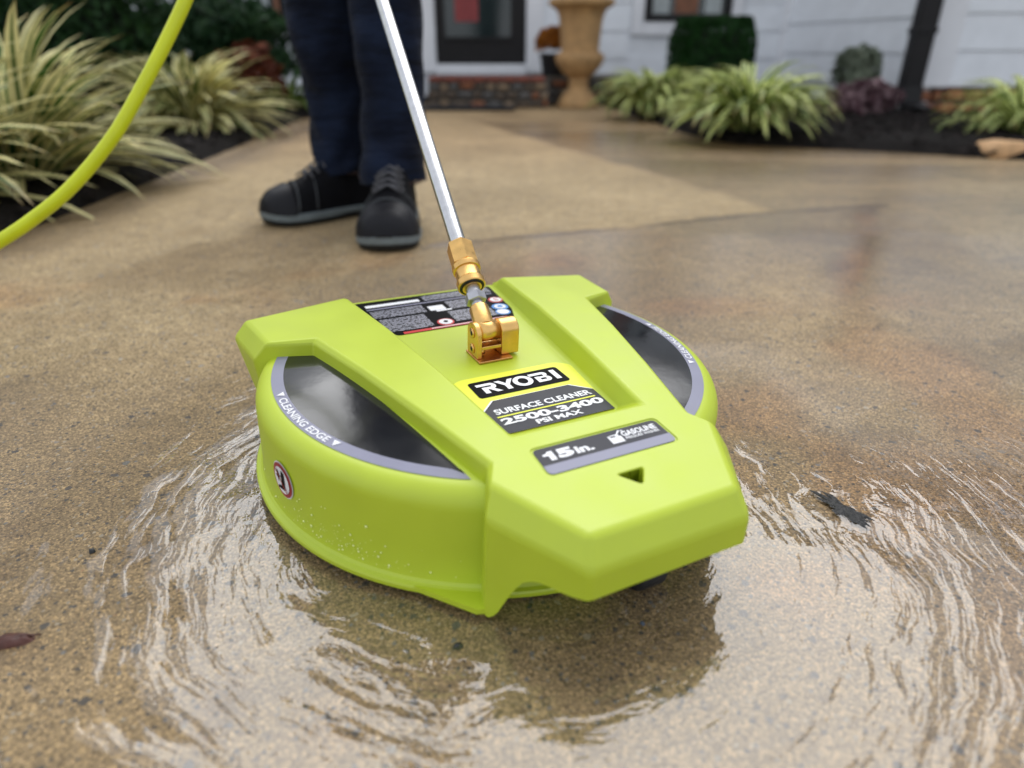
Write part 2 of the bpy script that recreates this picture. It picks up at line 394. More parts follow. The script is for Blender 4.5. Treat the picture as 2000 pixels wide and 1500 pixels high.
WIOR = 1.68
def water_material():
    m = bpy.data.materials.new('shallow_water'); m.use_nodes = True
    n, l = m.node_tree.nodes, m.node_tree.links; n.clear()
    out = n.new('ShaderNodeOutputMaterial')
    t = n.new('ShaderNodeTexCoord')
    def M(op, a, b=None, c=None):
        x = n.new('ShaderNodeMath'); x.operation = op
        for s, v in ((0, a), (1, b), (2, c)):
            if v is None: continue
            if isinstance(v, (int, float)): x.inputs[s].default_value = v
            else: l.new(v, x.inputs[s])
        return x.outputs[0]
    def noise(vec, scale, detail=2, rough=.5):
        z = n.new('ShaderNodeTexNoise'); z.inputs['Scale'].default_value = scale; z.inputs['Detail'].default_value = detail; z.inputs['Roughness'].default_value = rough
        l.new(vec, z.inputs['Vector']); return z
    # currents turning round the cleaner: polar coordinates bent by slow noise
    wob = noise(t.outputs['Object'], 7, 3)
    ad = n.new('ShaderNodeVectorMath'); ad.operation = 'MULTIPLY_ADD'; l.new(wob.outputs['Color'], ad.inputs[0]); ad.inputs[1].default_value = (.075, .075, 0); l.new(t.outputs['Object'], ad.inputs[2])
    su = n.new('ShaderNodeVectorMath'); su.operation = 'SUBTRACT'; l.new(ad.outputs[0], su.inputs[0]); su.inputs[1].default_value = (.02, .49, 0)
    s = n.new('ShaderNodeSeparateXYZ'); l.new(su.outputs[0], s.inputs[0])
    r = M('SQRT', M('ADD', M('MULTIPLY', s.outputs['X'], s.outputs['X']), M('MULTIPLY', s.outputs['Y'], s.outputs['Y'])))
    th = M('ARCTAN2', s.outputs['X'], M('MULTIPLY', s.outputs['Y'], -1))
    def polar(kr, kt, off):
        c = n.new('ShaderNodeCombineXYZ'); l.new(M('MULTIPLY', r, kr), c.inputs[0]); l.new(M('MULTIPLY', th, kt), c.inputs[1]); c.inputs[2].default_value = off
        return c.outputs[0]
    r1 = noise(polar(66, 3.4, 0), 1, 2, .4)
    r2 = noise(polar(180, 11, 5), 1, 2, .5)
    r3 = noise(t.outputs['Object'], 130, 2, .5)
    slow = noise(t.outputs['Object'], 16, 1, .5)
    h = M('ADD', M('MULTIPLY', r1.outputs['Fac'], 1.0), M('MULTIPLY', r2.outputs['Fac'], .26))
    h = M('ADD', h, M('MULTIPLY', r3.outputs['Fac'], .10))
    h = M('ADD', h, M('MULTIPLY', slow.outputs['Fac'], 1.1))
    bu = n.new('ShaderNodeBump'); bu.inputs['Strength'].default_value = 1; bu.inputs['Distance'].default_value = .0019
    l.new(h, bu.inputs['Height'])
    fr = n.new('ShaderNodeFresnel');  l.new(bu.outputs[0], fr.inputs['Normal'])
    ge = n.new('ShaderNodeNewGeometry')
    l.new(M('MULTIPLY_ADD', ge.outputs['Backfacing'], 1 / WIOR - WIOR, WIOR), fr.inputs['IOR'])
    gl = n.new('ShaderNodeBsdfGlossy'); gl.inputs['Roughness'].default_value = .015; gl.inputs['Color'].default_value = (1, 1, 1, 1); l.new(bu.outputs[0], gl.inputs['Normal'])
    tr = n.new('ShaderNodeBsdfTransparent'); tr.inputs['Color'].default_value = (.97, .965, .95, 1)
    at = n.new('ShaderNodeAttribute'); at.attribute_name = 'film'
    brk = noise(t.outputs['Object'], 60, 3, .6)
    mask = n.new('ShaderNodeMapRange'); mask.inputs['From Min'].default_value = .40; mask.inputs['From Max'].default_value = .52
    l.new(M('ADD', M('ADD', at.outputs['Fac'], M('MULTIPLY', M('SUBTRACT', r1.outputs['Fac'], .5), 1.5)), M('MULTIPLY', M('SUBTRACT', r2.outputs['Fac'], .5), .9)), mask.inputs['Value'])
    mi = n.new('ShaderNodeMixShader'); l.new(M('MULTIPLY', fr.outputs[0], mask.outputs[0]), mi.inputs[0]); l.new(tr.outputs[0], mi.inputs[1]); l.new(gl.outputs[0], mi.inputs[2])
    l.new(mi.outputs[0], out.inputs['Surface'])
    return m

def water():
    xs = np.arange(-.5, .9, .01); ys = np.arange(.02, .95, .01)
    X, Y = np.meshgrid(xs, ys, indexing='xy')
    sdv = poly_sd(WATER_POLY, X, Y)
    film = sstep(-.10, .12, sdv + .05 * (fbm(X * 12, Y * 12, 9) - .5))
    # current sheets, a few millimetres high, thin away to nothing at the rim
    Z = .0022 + .0006 * film * fbm(X * 10, Y * 10, 71)
    nx, ny = len(xs), len(ys)
    V = np.stack([X, Y, Z], -1).reshape(-1, 3)
    i = np.arange((ny - 1) * (nx - 1)); a = (i // (nx - 1)) * nx + i % (nx - 1)
    F = np.stack([a, a + 1, a + 1 + nx, a + nx], -1)
    fm = film.reshape(-1)
    F = F[fm[F].max(1) > .02]
    used = np.unique(F); mp = -np.ones(len(V), int); mp[used] = np.arange(len(used))
    m = me('water', V[used], mp[F].tolist(), True)
    at = m.attributes.new('film', 'FLOAT', 'POINT'); at.data.foreach_set('value', fm[used].astype(np.float32))
    return kind(ob('water', m, water_material()), 'structure', 'thin rippling sheet of water spreading round the cleaner')
water()

# ------------------------------------------------------------------ planting beds
MULCH = mat('dark_mulch', (.012, .010, .009), .85, var=.45, vscale=60, bump=1, bscale=70, bdist=.02, spec=.1)
CHIP = mat('mulch_chip', (.018, .014, .013), .8, var=.5, vscale=14, spec=.15)
def bed(name, poly, label, h=.035):
    P = np.array(poly); x0, y0 = P.min(0) - .02; x1, y1 = P.max(0) + .02
    st = .035
    xs = np.arange(x0, x1 + st, st); ys = np.arange(y0, y1 + st, st)
    X, Y = np.meshgrid(xs, ys, indexing='xy')
    sdv = poly_sd(poly, X, Y)
    Z = -.02 + (h + .02) * sstep(-.03, .10, sdv) + (.03 * fbm(X * 9, Y * 9, 5) - .012) * sstep(-.02, .06, sdv)
    nx, ny = len(xs), len(ys)
    V = np.stack([X, Y, Z], -1).reshape(-1, 3)
    i = np.arange((ny - 1) * (nx - 1)); a = (i // (nx - 1)) * nx + i % (nx - 1)
    F = np.stack([a, a + 1, a + 1 + nx, a + nx], -1)
    F = F[sdv.reshape(-1)[F].max(1) > -.05]
    o = ob(name, me(name, V, F.tolist(), True), MULCH)
    kind(o, 'structure', label)
    # loose bark chips
    vs_, fs = [], []
    n = 0
    for _ in range(9000):
        x, y = rng.uniform(x0, x1), rng.uniform(y0, y1)
        if math.hypot(x, y) > 4.9: continue
        s_ = poly_sd(poly, np.array([x]), np.array([y]))[0]
        if s_ < .0: continue
        z = h * float(sstep(-.03, .10, np.array(s_))) + .012
        e = Matrix.Translation((x, y, z)) @ Euler((rng.uniform(-.5, .5), rng.uniform(-.5, .5), rng.uniform(0, 6.3))).to_matrix().to_4x4()
        L, W, T = rng.uniform(.010, .03), rng.uniform(.004, .009), rng.uniform(.002, .004)
        b0 = len(vs_)
        for c in ((-L, -W * .6, -T), (L, -W, -T), (L * .8, W, -T), (-L, W * .7, -T), (-L * .9, -W * .6, T), (L * .9, -W, T), (L * .8, W, T), (-L, W * .6, T)):
            vs_.append(e @ Vector(c))
        for f in ((0, 3, 2, 1), (4, 5, 6, 7), (0, 1, 5, 4), (1, 2, 6, 5), (2, 3, 7, 6), (3, 0, 4, 7)): fs.append(tuple(b0 + k for k in f))
        n += 1
        if n > 1500: break
    kind(ob('bark_chips', me('bark_chips', vs_, fs), CHIP, o), 'stuff')
    return o
bed('planting_bed_left', [(-.985, .9), (-.99, 1.3), (-1.01, 1.7), (-1.03, 2.3), (-1.08, 3.1), (-1.14, 3.95), (-.75, 4.62), (-.6, 4.75), (-.6, 5.75), (-6, 5.75), (-6, .6), (-1.2, .6)],
    'dark mulch bed along the left edge of the driveway')
bed('planting_bed_right', [(.62, 4.72), (.71, 3.95), (.765, 3.2), (.82, 2.93), (.93, 2.78), (1.17, 2.67), (1.48, 2.52), (1.76, 2.36), (2.4, 2.1), (4.5, 1.4), (4.5, 4.05), (2.42, 4.05), (2.25, 4.4), (2.0, 5.75), (.62, 5.75)],
    'dark mulch bed under the windows right of the walk')

# ------------------------------------------------------------------ the house
SIDING = mat('white_siding', (.85, .88, .92), .55, var=.05, vscale=8, bump=.15, bscale=40, bdist=.001, aniso=(1, 1, 14))
TRIM = mat('white_trim', (.84, .85, .88), .5, var=.04, vscale=8)
DARKTRIM = mat('dark_bronze_trim', (.012, .011, .012), .4, var=.15, vscale=10, spec=.25)
GLASS = mat('window_glass', (.012, .022, .022), .04, var=.2, vscale=3, spec=.8)
CURTAIN = mat('curtain_or_reflection', (.42, .46, .46), .9, var=.15, vscale=30)
WOODSH = mat('brown_shutter', (.22, .09, .045), .6, var=.2, vscale=20)
ROOF = mat('roof_shingle', (.07, .065, .06), .9, var=.3, vscale=25, bump=.5, bscale=60, bdist=.01)
MORTAR = mat('mortar', (.13, .115, .10), .95, var=.2, vscale=60, bump=.5, bscale=120, bdist=.004)
STONES = [mat('stone_brown', (.11, .082, .060), .85, var=.3, vscale=25, bump=.5, bscale=60, bdist=.006), mat('stone_rust', (.25, .10, .050), .85, var=.3, vscale=25, bump=.5, bscale=60, bdist=.006),
          mat('stone_grey', (.12, .115, .11), .85, var=.3, vscale=25, bump=.5, bscale=60, bdist=.006), mat('stone_tan', (.25, .18, .115), .85, var=.3, vscale=25, bump=.5, bscale=60, bdist=.006)]
BRICKRED = mat('red_brick', (.24, .070, .048), .85, var=.25, vscale=30)

RUST = mat('red_fieldstone', (.36, .13, .065), .85, var=.3, vscale=25, bump=.5, bscale=60, bdist=.006)
house = thing('house', 'white lap-sided house with dark door and windows behind the walk', 'house', (0, 5.6, 0))
HY = 5.6
# backing walls (closed volumes behind the boards)
def wall_part(name, a, b, z0, z1, thick=.12, material=SIDING, parent=house):
    """vertical slab from plan point a to b, boards go on its right-hand side"""
    a, b = Vector((*a, 0)), Vector((*b, 0)); d = (b - a).normalized(); nrm = Vector((d.y, -d.x, 0))
    vs_ = []
    for z in (z0, z1):
        for p in (a, b, b - nrm * thick, a - nrm * thick): vs_.append((p.x, p.y - HY, z))
    return ob(name, me(name, vs_, [(0, 3, 2, 1), (4, 5, 6, 7), (0, 1, 5, 4), (1, 2, 6, 5), (2, 3, 7, 6), (3, 0, 4, 7)]), material, parent)
board_cache = {}
def boards(wall, a, b, z0, z1, holes=(), pitch=.186, lap=.022):
    """lap boards as wedge pieces along the wall; holes = (s0, s1, z0, z1)"""
    A, B = Vector((*a, 0)), Vector((*b, 0)); L = (B - A).length; d = (B - A).normalized(); nrm = Vector((d.y, -d.x, 0))
    z = z0
    while z < z1 - .02:
        zt_ = min(z + pitch, z1)
        spans = [(0, L)]
        for (s0, s1, h0, h1) in holes:
            if h0 < zt_ - .01 and h1 > z + .01:
                new = []
                for (p, q) in spans:
                    if s1 <= p or s0 >= q: new.append((p, q)); continue
                    if s0 > p + .02: new.append((p, s0))
                    if s1 < q - .02: new.append((s1, q))
                spans = new
        for (p, q) in spans:
            pts = []
            for s in (p, q):
                base = A + d * s
                for off, zz in ((.003, z), (lap, z), (lap * .98, z + .006), (.010, zt_ + .012), (.003, zt_ + .012)):
                    v = base + nrm * off; pts.append((v.x, v.y - HY, zz))
            n5 = 5
            f = [tuple(range(n5 - 1, -1, -1)), tuple(range(n5, 2 * n5))] + [(k, (k + 1) % n5, n5 + (k + 1) % n5, n5 + k) for k in range(n5)]
            ob('siding_board', me('siding_board', pts, f), None, wall).data.materials.append(SIDING)
        z = zt_
# main facade, x -4.5 .. 2.04, with openings
A0, B0 = (-4.5, HY), (2.04, HY)
DOOR = (-.57, .105); WINR = (.974, 1.606); WINL = (-2.35, -1.62)
fw = wall_part('front_wall', A0, B0, .02, 2.55)
holes = [(DOOR[0] - .13 + 4.5, DOOR[1] + .13 + 4.5, 0, 2.38), (WINR[0] - .10 + 4.5, WINR[1] + .10 + 4.5, .43, 2.0), (WINL[0] - .1 + 4.5, WINL[1] + .1 + 4.5, .42, 2.0)]
boards(fw, A0, B0, .10, 2.55, holes)
sw = wall_part('side_wall', (2.04, HY), (2.36, 4.2), .02, 2.55)
boards(sw, (2.04, HY), (2.36, 4.2), .142, 2.55)
gw = wall_part('wing_wall', (2.36, 4.2), (8, 4.2), .15, 2.55)
boards(gw, (2.50, 4.2), (8, 4.2), .155, 2.55)
cb = ob('corner_board', box_mesh(2.355, 2.50, 4.165 - HY, 4.20 - HY, .15, 2.55, .004), TRIM, gw)
ob('corner_board', box_mesh(1.995, 2.07, 5.555 - HY, 5.60 - HY, .10, 2.55, .004), TRIM, fw)
fdw = ob('foundation', box_mesh(2.36, 8, 4.215 - HY, 4.33 - HY, -.02, .149), MORTAR, house)
def stone_piece(w, h, d, seed):
    r_ = random.Random(seed)
    bm = bmesh.new(); bmesh.ops.create_cube(bm, size=1)
    bmesh.ops.subdivide_edges(bm, edges=bm.edges[:], cuts=1, use_grid_fill=True)
    for v in bm.verts:
        c = v.co
        k = 1 - .16 * (abs(c.x * 2) > .9) * (abs(c.z * 2) > .9) * r_.uniform(.4, 1.5)
        v.co = (c.x * w * k * r_.uniform(.93, 1.03), c.y * d * r_.uniform(.85, 1.15), c.z * h * k * r_.uniform(.93, 1.03))
    return bm_mesh(bm, 'stone', True)
def stone_face(parent, x0, x1, z0, z1, y, rows, seed, mats, depth=.04, wmin=.07, wmax=.16):
    r_ = random.Random(seed); hh = (z1 - z0) / rows
    for k in range(rows):
        x = x0 - r_.uniform(0, .04)
        while x < x1:
            w = r_.uniform(wmin, wmax); w = min(w, x1 - x)
            if w < .03: break
            jx = r_.uniform(-.006, .006)
            m = stone_piece(w - .014, hh - .014, depth, r_.random())
            o = ob('stone', m, None, parent, (x + w / 2, y + r_.uniform(-.006, .006), z0 + (k + .5) * hh + jx), (0, r_.uniform(-.06, .06), 0))
            m.materials.append(mats[r_.randrange(len(mats))])
            x += w
stone_face(fdw, 2.375, 4.2, -.01, .145, 4.21 - HY, 2, 5, [RUST, RUST, RUST, STONES[1]], .05, .06, .14)
# roof over both parts
def roof_mesh():
    z0, z1 = 2.56, 4.15
    v = [(-6, 5.38, z0), (2.2, 5.38, z0), (2.2, 8.6, z1), (-6, 8.6, z1), (-6, 5.38, z0 - .14), (2.2, 5.38, z0 - .14), (2.2, 8.6, z1 - .14), (-6, 8.6, z1 - .14)]
    v += [(2.2, 3.8, z0 + .01), (9, 3.8, z0 + .01), (9, 7.2, z1 + .01), (2.2, 7.2, z1 + .01), (2.2, 3.8, z0 - .13), (9, 3.8, z0 - .13), (9, 7.2, z1 - .13), (2.2, 7.2, z1 - .13)]
    f = []
    for o_ in (0, 8): f += [tuple(o_ + k for k in q) for q in ((0, 1, 2, 3), (7, 6, 5, 4), (0, 4, 5, 1), (1, 5, 6, 2), (2, 6, 7, 3), (3, 7, 4, 0))]
    return me('roof', [(x, y - HY, z) for x, y, z in v], f)
ob('roof', roof_mesh(), ROOF, house)
# door
door = ob('door', box_mesh(DOOR[0], DOOR[1], -.005, .05, .248, 2.25, .003), DARKTRIM, house)
ob('pane', box_mesh(-.498, -.008, -.012, -.004, .421, 2.1, .002), GLASS, door)
ob('rail', box_mesh(-.498, -.008, -.022, -.014, .405, .432, .003), DARKTRIM, door)
ob('handle', tube([(.055, -.02, 1.12), (.055, -.06, 1.12), (.055, -.06, 1.28), (.055, -.02, 1.28)], .009, 8, 'handle'), STEEL, door)
ob('curtain_or_reflection', box_mesh(-.42, -.25, -.0155, -.0135, .53, 2.0), mat('painted_red_reflection', (.28, .05, .05), .7, var=.2, vscale=8), door)  # red panel on the pane, colour standing in for a reflection in the glass
dt = ob('door_frame', box_mesh(DOOR[0] - .125, DOOR[0] - .004, -.04, .02, .19, 2.37, .004), TRIM, house)
ob('door_frame', box_mesh(DOOR[1] + .004, DOOR[1] + .13, -.04, .02, .19, 2.37, .004), TRIM, house)
ob('door_frame', box_mesh(DOOR[0] - .003, DOOR[1] + .003, -.038, .02, 2.255, 2.37, .004), TRIM, house)
ob('threshold', box_mesh(DOOR[0] - .002, DOOR[1] + .002, -.06, .03, .176, .246, .006), TRIM, house)
# windows
def window(x0, x1, z0, z1, inner):
    w = ob('window', box_mesh(x0, x1, -.045, .01, z0, z0 + .045, .004), DARKTRIM, house)
    ob('frame', box_mesh(x0, x0 + .05, -.044, .01, z0 + .046, z1, .004), DARKTRIM, w)
    ob('frame', box_mesh(x1 - .05, x1, -.044, .01, z0 + .046, z1, .004), DARKTRIM, w)
    ob('frame', box_mesh(x0 + .051, x1 - .051, -.044, .01, z1 - .05, z1, .004), DARKTRIM, w)
    ob('pane', box_mesh(x0 + .05, x1 - .05, -.018, -.012, z0 + .045, z1 - .05), GLASS, w)
    for (p, q, m_) in inner: ob('curtain_or_reflection', box_mesh(p, q, -.024, -.020, z0 + .05, z1 - .06), m_, w)
    for (p, q, a, b) in ((x0 - .09, x0 - .002, z0 - .09, z1 + .09), (x1 + .002, x1 + .09, z0 - .09, z1 + .09)):
        ob('casing', box_mesh(p, q, -.03, .01, a, b, .004), TRIM, w)
    ob('casing', box_mesh(x0, x1, -.034, .01, z0 - .092, z0 - .003, .004), TRIM, w)
    ob('casing', box_mesh(x0, x1, -.034, .01, z1 + .003, z1 + .092, .004), TRIM, w)
window(WINR[0], WINR[1], .532, 1.9, [(1.03, 1.15, CURTAIN), (1.19, 1.36, WOODSH), (1.41, 1.53, CURTAIN)])
window(WINL[0], WINL[1], .522, 1.9, [(-1.95, -1.86, CURTAIN), (-1.82, -1.78, CURTAIN), (-1.74, -1.70, WOODSH)])

# porch step of rubble stone with a brick edge, and the mat
step = thing('porch_step', 'low rubble-stone porch step with red brick edge under the dark door', 'step', (0, 4.72, 0))
core = ob('core', box_mesh(-.545, .24, .02, .86, -.02, .160), MORTAR, step)
stone_face(core, -.545, .24, 0, .155, .018, 3, 9, STONES, .045, .05, .13)
cor2 = ob('core', box_mesh(.242, .80, .34, .86, -.02, .160), MORTAR, step)
stone_face(cor2, .242, .80, 0, .155, .338, 3, 19, STONES, .045, .05, .13)
x = -.54
while x < .16:
    w = .095; ob('brick', box_mesh(x, x + w - .008, -.012, .19, .161, .186, .004), BRICKRED, step); x += w
ob('slab', box_mesh(.17, .80, .32, .86, .161, .180, .006), mat('grey_flagstone', (.16, .145, .12), .8, var=.3, vscale=12), step)
ob('slab', box_mesh(-.54, .168, .192, .84, .161, .180, .006), STONES[2], step)
mt = ob('door_mat', box_mesh(-.575, .02, 4.48, 4.665, .002, .022, .006), mat('black_mat', (.010, .011, .014), .8, bump=.8, bscale=150, bdist=.004))
tag(mt, 'black rubber mat lying at the foot of the stone step', 'mat')

# downspout
dsp = thing('downspout', 'dark bronze downspout at the corner of the white wing', 'downspout', (2.235, 4.09, 0))
ob('pipe', box_mesh(-.055, .055, -.04, .04, .11, 2.45, .012, 3), DARKTRIM, dsp)
def elbow():
    vs_, fs = [], []
    path = [((0, 0, .16), 0), ((0, -.01, .11), .35), ((0, -.05, .06), .8), ((0, -.12, .035), 1.2), ((0, -.2, .02), 1.3)]
    for (p, a) in path:
        for (sx, sy) in ((-1, -1), (1, -1), (1, 1), (-1, 1)):
            vs_.append((p[0] + sx * .058, p[1] + sy * .042 * math.cos(a), p[2] + sy * .042 * math.sin(a) * 1))
    for i in range(len(path) - 1):
        for k in range(4): fs.append((i * 4 + k, i * 4 + (k + 1) % 4, i * 4 + 4 + (k + 1) % 4, i * 4 + 4 + k))
    return me('elbow', vs_, fs)
ob('elbow', elbow(), DARKTRIM, dsp); 
ob('strap', box_mesh(-.06, .06, -.045, .045, .42, .45, .004), DARKTRIM, dsp)

# urn on the walk
TERRA = mat('tan_cast_stone', (.47, .285, .125), .8, var=.2, vscale=18, bump=.4, bscale=90, bdist=.003)
urn = thing('garden_urn', 'tall tan cast-stone urn with flared rim and fluted bowl by the step', 'urn', (.44, 4.82, 0))
ob('base', lathe([(0, 0), (.135, 0), (.138, .012), (.132, .03), (.118, .06), (.09, .09), (.068, .115), (.062, .135), (.066, .145), (.070, .152), (.064, .162), (.060, .175), (.05, .18), (0, .18)], 40, 'base'), TERRA, urn)
ob('bowl', lathe([(0, .176), (.058, .176), (.075, .19), (.11, .222), (.137, .262), (.148, .292), (.144, .315), (.128, .328), (.1, .33)], 96, 'bowl', flute=lambda a, z: 1 + .09 * abs(math.sin(a * 8))), TERRA, urn)
ob('neck', lathe([(.12, .322), (.124, .33), (.122, .345), (.128, .42), (.134, .48), (.142, .53), (.155, .562), (.175, .58), (.196, .588), (.205, .596), (.208, .612), (.205, .626), (.19, .632), (.165, .628), (.15, .6), (.14, .56), (0, .55)], 64, 'neck'), TERRA, urn)

# ------------------------------------------------------------------ plants
def leaf_material(name, edge, mid, tip, rough=.45, stripe=True):
    m, n, l, b = nodes(name)
    uv = n.new('ShaderNodeUVMap'); s = n.new('ShaderNodeSeparateXYZ'); l.new(uv.outputs[0], s.inputs[0])
    oi = n.new('ShaderNodeObjectInfo')
    ab = n.new('ShaderNodeMath'); ab.operation = 'ABSOLUTE'; sb = n.new('ShaderNodeMath'); sb.operation = 'SUBTRACT'; sb.inputs[1].default_value = .5
    l.new(s.outputs['X'], sb.inputs[0]); l.new(sb.outputs[0], ab.inputs[0])
    # the green stripe differs in width from blade to blade
    th = n.new('ShaderNodeMapRange'); th.inputs['To Min'].default_value = .04; th.inputs['To Max'].default_value = .34; l.new(oi.outputs['Random'], th.inputs['Value'])
    df = n.new('ShaderNodeMath'); df.operation = 'SUBTRACT'; l.new(ab.outputs[0], df.inputs[0]); l.new(th.outputs[0], df.inputs[1])
    sc = n.new('ShaderNodeMapRange'); sc.inputs['From Min'].default_value = -.03; sc.inputs['From Max'].default_value = .05; l.new(df.outputs[0], sc.inputs['Value'])
    mi = n.new('ShaderNodeMixRGB'); mi.inputs[1].default_value = (*mid, 1); mi.inputs[2].default_value = (*edge, 1); l.new(sc.outputs[0], mi.inputs[0])
    tp = n.new('ShaderNodeMapRange'); tp.inputs['From Min'].default_value = .86; tp.inputs['From Max'].default_value = 1.0; l.new(s.outputs['Y'], tp.inputs['Value'])
    tm = n.new('ShaderNodeMath'); tm.operation = 'MULTIPLY'; l.new(tp.outputs[0], tm.inputs[0]); l.new(oi.outputs['Random'], tm.inputs[1])
    m2 = n.new('ShaderNodeMixRGB'); l.new(mi.outputs[0], m2.inputs[1]); m2.inputs[2].default_value = (*tip, 1); l.new(tm.outputs[0], m2.inputs[0])
    hs = n.new('ShaderNodeHueSaturation'); vr = n.new('ShaderNodeMapRange'); vr.inputs['To Min'].default_value = .72; vr.inputs['To Max'].default_value = 1.2
    wn_ = n.new('ShaderNodeTexWhiteNoise'); wn_.noise_dimensions = '1D'; l.new(oi.outputs['Random'], wn_.inputs['W']); l.new(wn_.outputs['Value'], vr.inputs['Value'])
    l.new(vr.outputs[0], hs.inputs['Value']); l.new(m2.outputs[0], hs.inputs['Color']); l.new(hs.outputs[0], b.inputs['Base Color'])
    b.inputs['Roughness'].default_value = rough; b.inputs['Specular IOR Level'].default_value = .3
    tl = n.new('ShaderNodeBsdfTranslucent'); l.new(hs.outputs[0], tl.inputs['Color'])
    ms = n.new('ShaderNodeMixShader'); ms.inputs[0].default_value = .25; l.new(b.outputs[0], ms.inputs[1]); l.new(tl.outputs[0], ms.inputs[2])
    l.new(ms.outputs[0], n['Material Output'].inputs['Surface'])
    return m
LIRIOPE = leaf_material('variegated_blade', (.76, .82, .30), (.022, .10, .008), (.36, .20, .06))
LIRIOPE2 = leaf_material('pale_variegated_blade', (.86, .79, .38), (.030, .105, .014), (.42, .25, .09))
GREENBL = leaf_material('green_blade', (.20, .27, .05), (.055, .12, .02), (.2, .2, .05))

def blade_mesh(L, W, lift, droop, seed):
    """a strap leaf rising from the origin along +x and arching over; V-folded"""
    r_ = random.Random(seed); n = 9
    vs_, fs, uv = [], [], []
    ang = lift; x = z = y = 0
    side = r_.uniform(-.25, .25)
    for i in range(n + 1):
        t = i / n
        w = W * (.55 + .45 * math.sin(min(1, t * 2.2) * math.pi / 2)) * (1 - max(0, (t - .62) / .38) ** 1.7)
        w = max(w, .0004)
        px, pz = -math.sin(ang), math.cos(ang)
        f = .22 * w
        vs_ += [(x + px * f, y - w, z + pz * f), (x, y, z), (x + px * f, y + w, z + pz * f)]
        uv += [(0, t), (.5, t), (1, t)]
        st = L / n
        x += math.cos(ang) * st; z += math.sin(ang) * st; y += side * st * t
        ang -= droop / n * (.5 + 1.2 * t)
    for i in range(n):
        a = i * 3
        fs += [(a, a + 1, a + 4, a + 3), (a + 1, a + 2, a + 5, a + 4)]
    m = me('blade', vs_, fs, True)
    ul = m.uv_layers.new(name='UVMap')
    for p in m.polygons:
        for li in p.loop_indices: ul.data[li].uv = uv[m.loops[li].vertex_index]
    return m

def clump(label, loc, n, L, W, seed, material, lift=(32, 84), droop=1.9, group='variegated grass clumps'):
    r_ = random.Random(seed)
    o = thing('liriope_clump', label, 'ornamental grass', loc, group=group)
    meshes = []
    for k in range(16):
        q = k / 15
        m = blade_mesh(1, W / L, R(lift[0] + (lift[1] - lift[0]) * q), droop * (.75 + .5 * r_.random() + .15 * q), seed * 31 + k); m.materials.append(material); meshes.append(m)
    for i in range(n):
        a = r_.uniform(0, 2 * math.pi)
        rad = r_.uniform(0, .16) ** 1 * L
        b = ob('blade', meshes[r_.randrange(16)], None, o, (rad * math.cos(a), rad * math.sin(a), r_.uniform(0, .01)), (r_.uniform(-.25, .25), r_.uniform(-.1, .15), a + r_.uniform(-.6, .6)))
        s_ = L * r_.uniform(.72, 1.12); b.scale = (s_, s_ * r_.uniform(.8, 1.2), s_)
    ob('crown_base', lathe([(0, .10 * L), (.08 * L, .09 * L), (.14 * L, .05 * L), (.17 * L, 0)], 12, 'crown_base'), MULCH, o)
    return o
clump('big upright cream-striped grass clump in front of the dark hedge at top left', (-1.30, 1.80, .02), 300, .46, .0130, 1, LIRIOPE2, (18, 86), 1.05)
clump('nearest cream-striped grass clump, cut off by the left edge under the lime hose', (-1.36, 1.47, .02), 260, .46, .0125, 11, LIRIOPE2, (20, 86), 1.05)
clump('cream-striped grass clump beside the trousered leg, on the left bed', (-1.40, 3.12, .02), 300, .42, .0140, 2, LIRIOPE2, (18, 86), 1.25)
clump('small plain green grass tuft behind the trousered legs', (-1.30, 4.2, .02), 110, .34, .008, 3, GREENBL)
clump('full striped grass clump in front of the square boxwood', (.985, 2.98, .02), 300, .39, .0130, 4, LIRIOPE, (42, 89), 1.9)
clump('striped grass clump between the urn and the square boxwood', (.75, 3.92, .02), 260, .35, .0125, 5, LIRIOPE, (40, 89), 1.9)
clump('striped grass clump cut off by the right edge above the tan stone', (2.10, 2.92, .02), 200, .36, .010, 6, LIRIOPE)

def leaf_cloud(n, fn, size, seed, name='foliage', asp=.55):
    """many small folded leaves; fn(r) -> (position, outward normal)"""
    r_ = random.Random(seed); vs_, fs = [], []
    for i in range(n):
        p, nn = fn(r_)
        d = (Vector(nn) + Vector((r_.gauss(0, .6), r_.gauss(0, .6), r_.gauss(0, .6)))).normalized()
        t = d.orthogonal().normalized(); t.rotate(Matrix.Rotation(r_.uniform(0, 6.28), 3, d))
        u = d.cross(t); s_ = size * r_.uniform(.6, 1.3); p = Vector(p); b0 = len(vs_)
        vs_ += [p - t * s_, p + u * s_ * asp + d * s_ * .15, p + t * s_, p - u * s_ * asp + d * s_ * .15]
        fs += [(b0, b0 + 1, b0 + 2), (b0, b0 + 2, b0 + 3)]
    return me(name, vs_, fs)
def foliage_mat(name, c1, c2, scale=9, rough=.5):
    m, n, l, b = nodes(name)
    g_ = n.new('ShaderNodeNewGeometry'); wn_ = n.new('ShaderNodeMixRGB')
    l.new(g_.outputs['Random Per Island'], wn_.inputs[0]); wn_.inputs[1].default_value = (*c1, 1); wn_.inputs[2].default_value = (*c2, 1)
    l.new(wn_.outputs[0], b.inputs['Base Color']); b.inputs['Roughness'].default_value = rough; b.inputs['Specular IOR Level'].default_value = .18
    tl = n.new('ShaderNodeBsdfTranslucent'); l.new(wn_.outputs[0], tl.inputs['Color'])
    ms = n.new('ShaderNodeMixShader'); ms.inputs[0].default_value = .2; l.new(b.outputs[0], ms.inputs[1]); l.new(tl.outputs[0], ms.inputs[2])
    l.new(ms.outputs[0], n['Material Output'].inputs['Surface'])
    return m
BOXW = foliage_mat('boxwood_leaf', (.006, .028, .005), (.018, .075, .012))
HEDGE = foliage_mat('hedge_leaf', (.008, .030, .008), (.022, .065, .016))
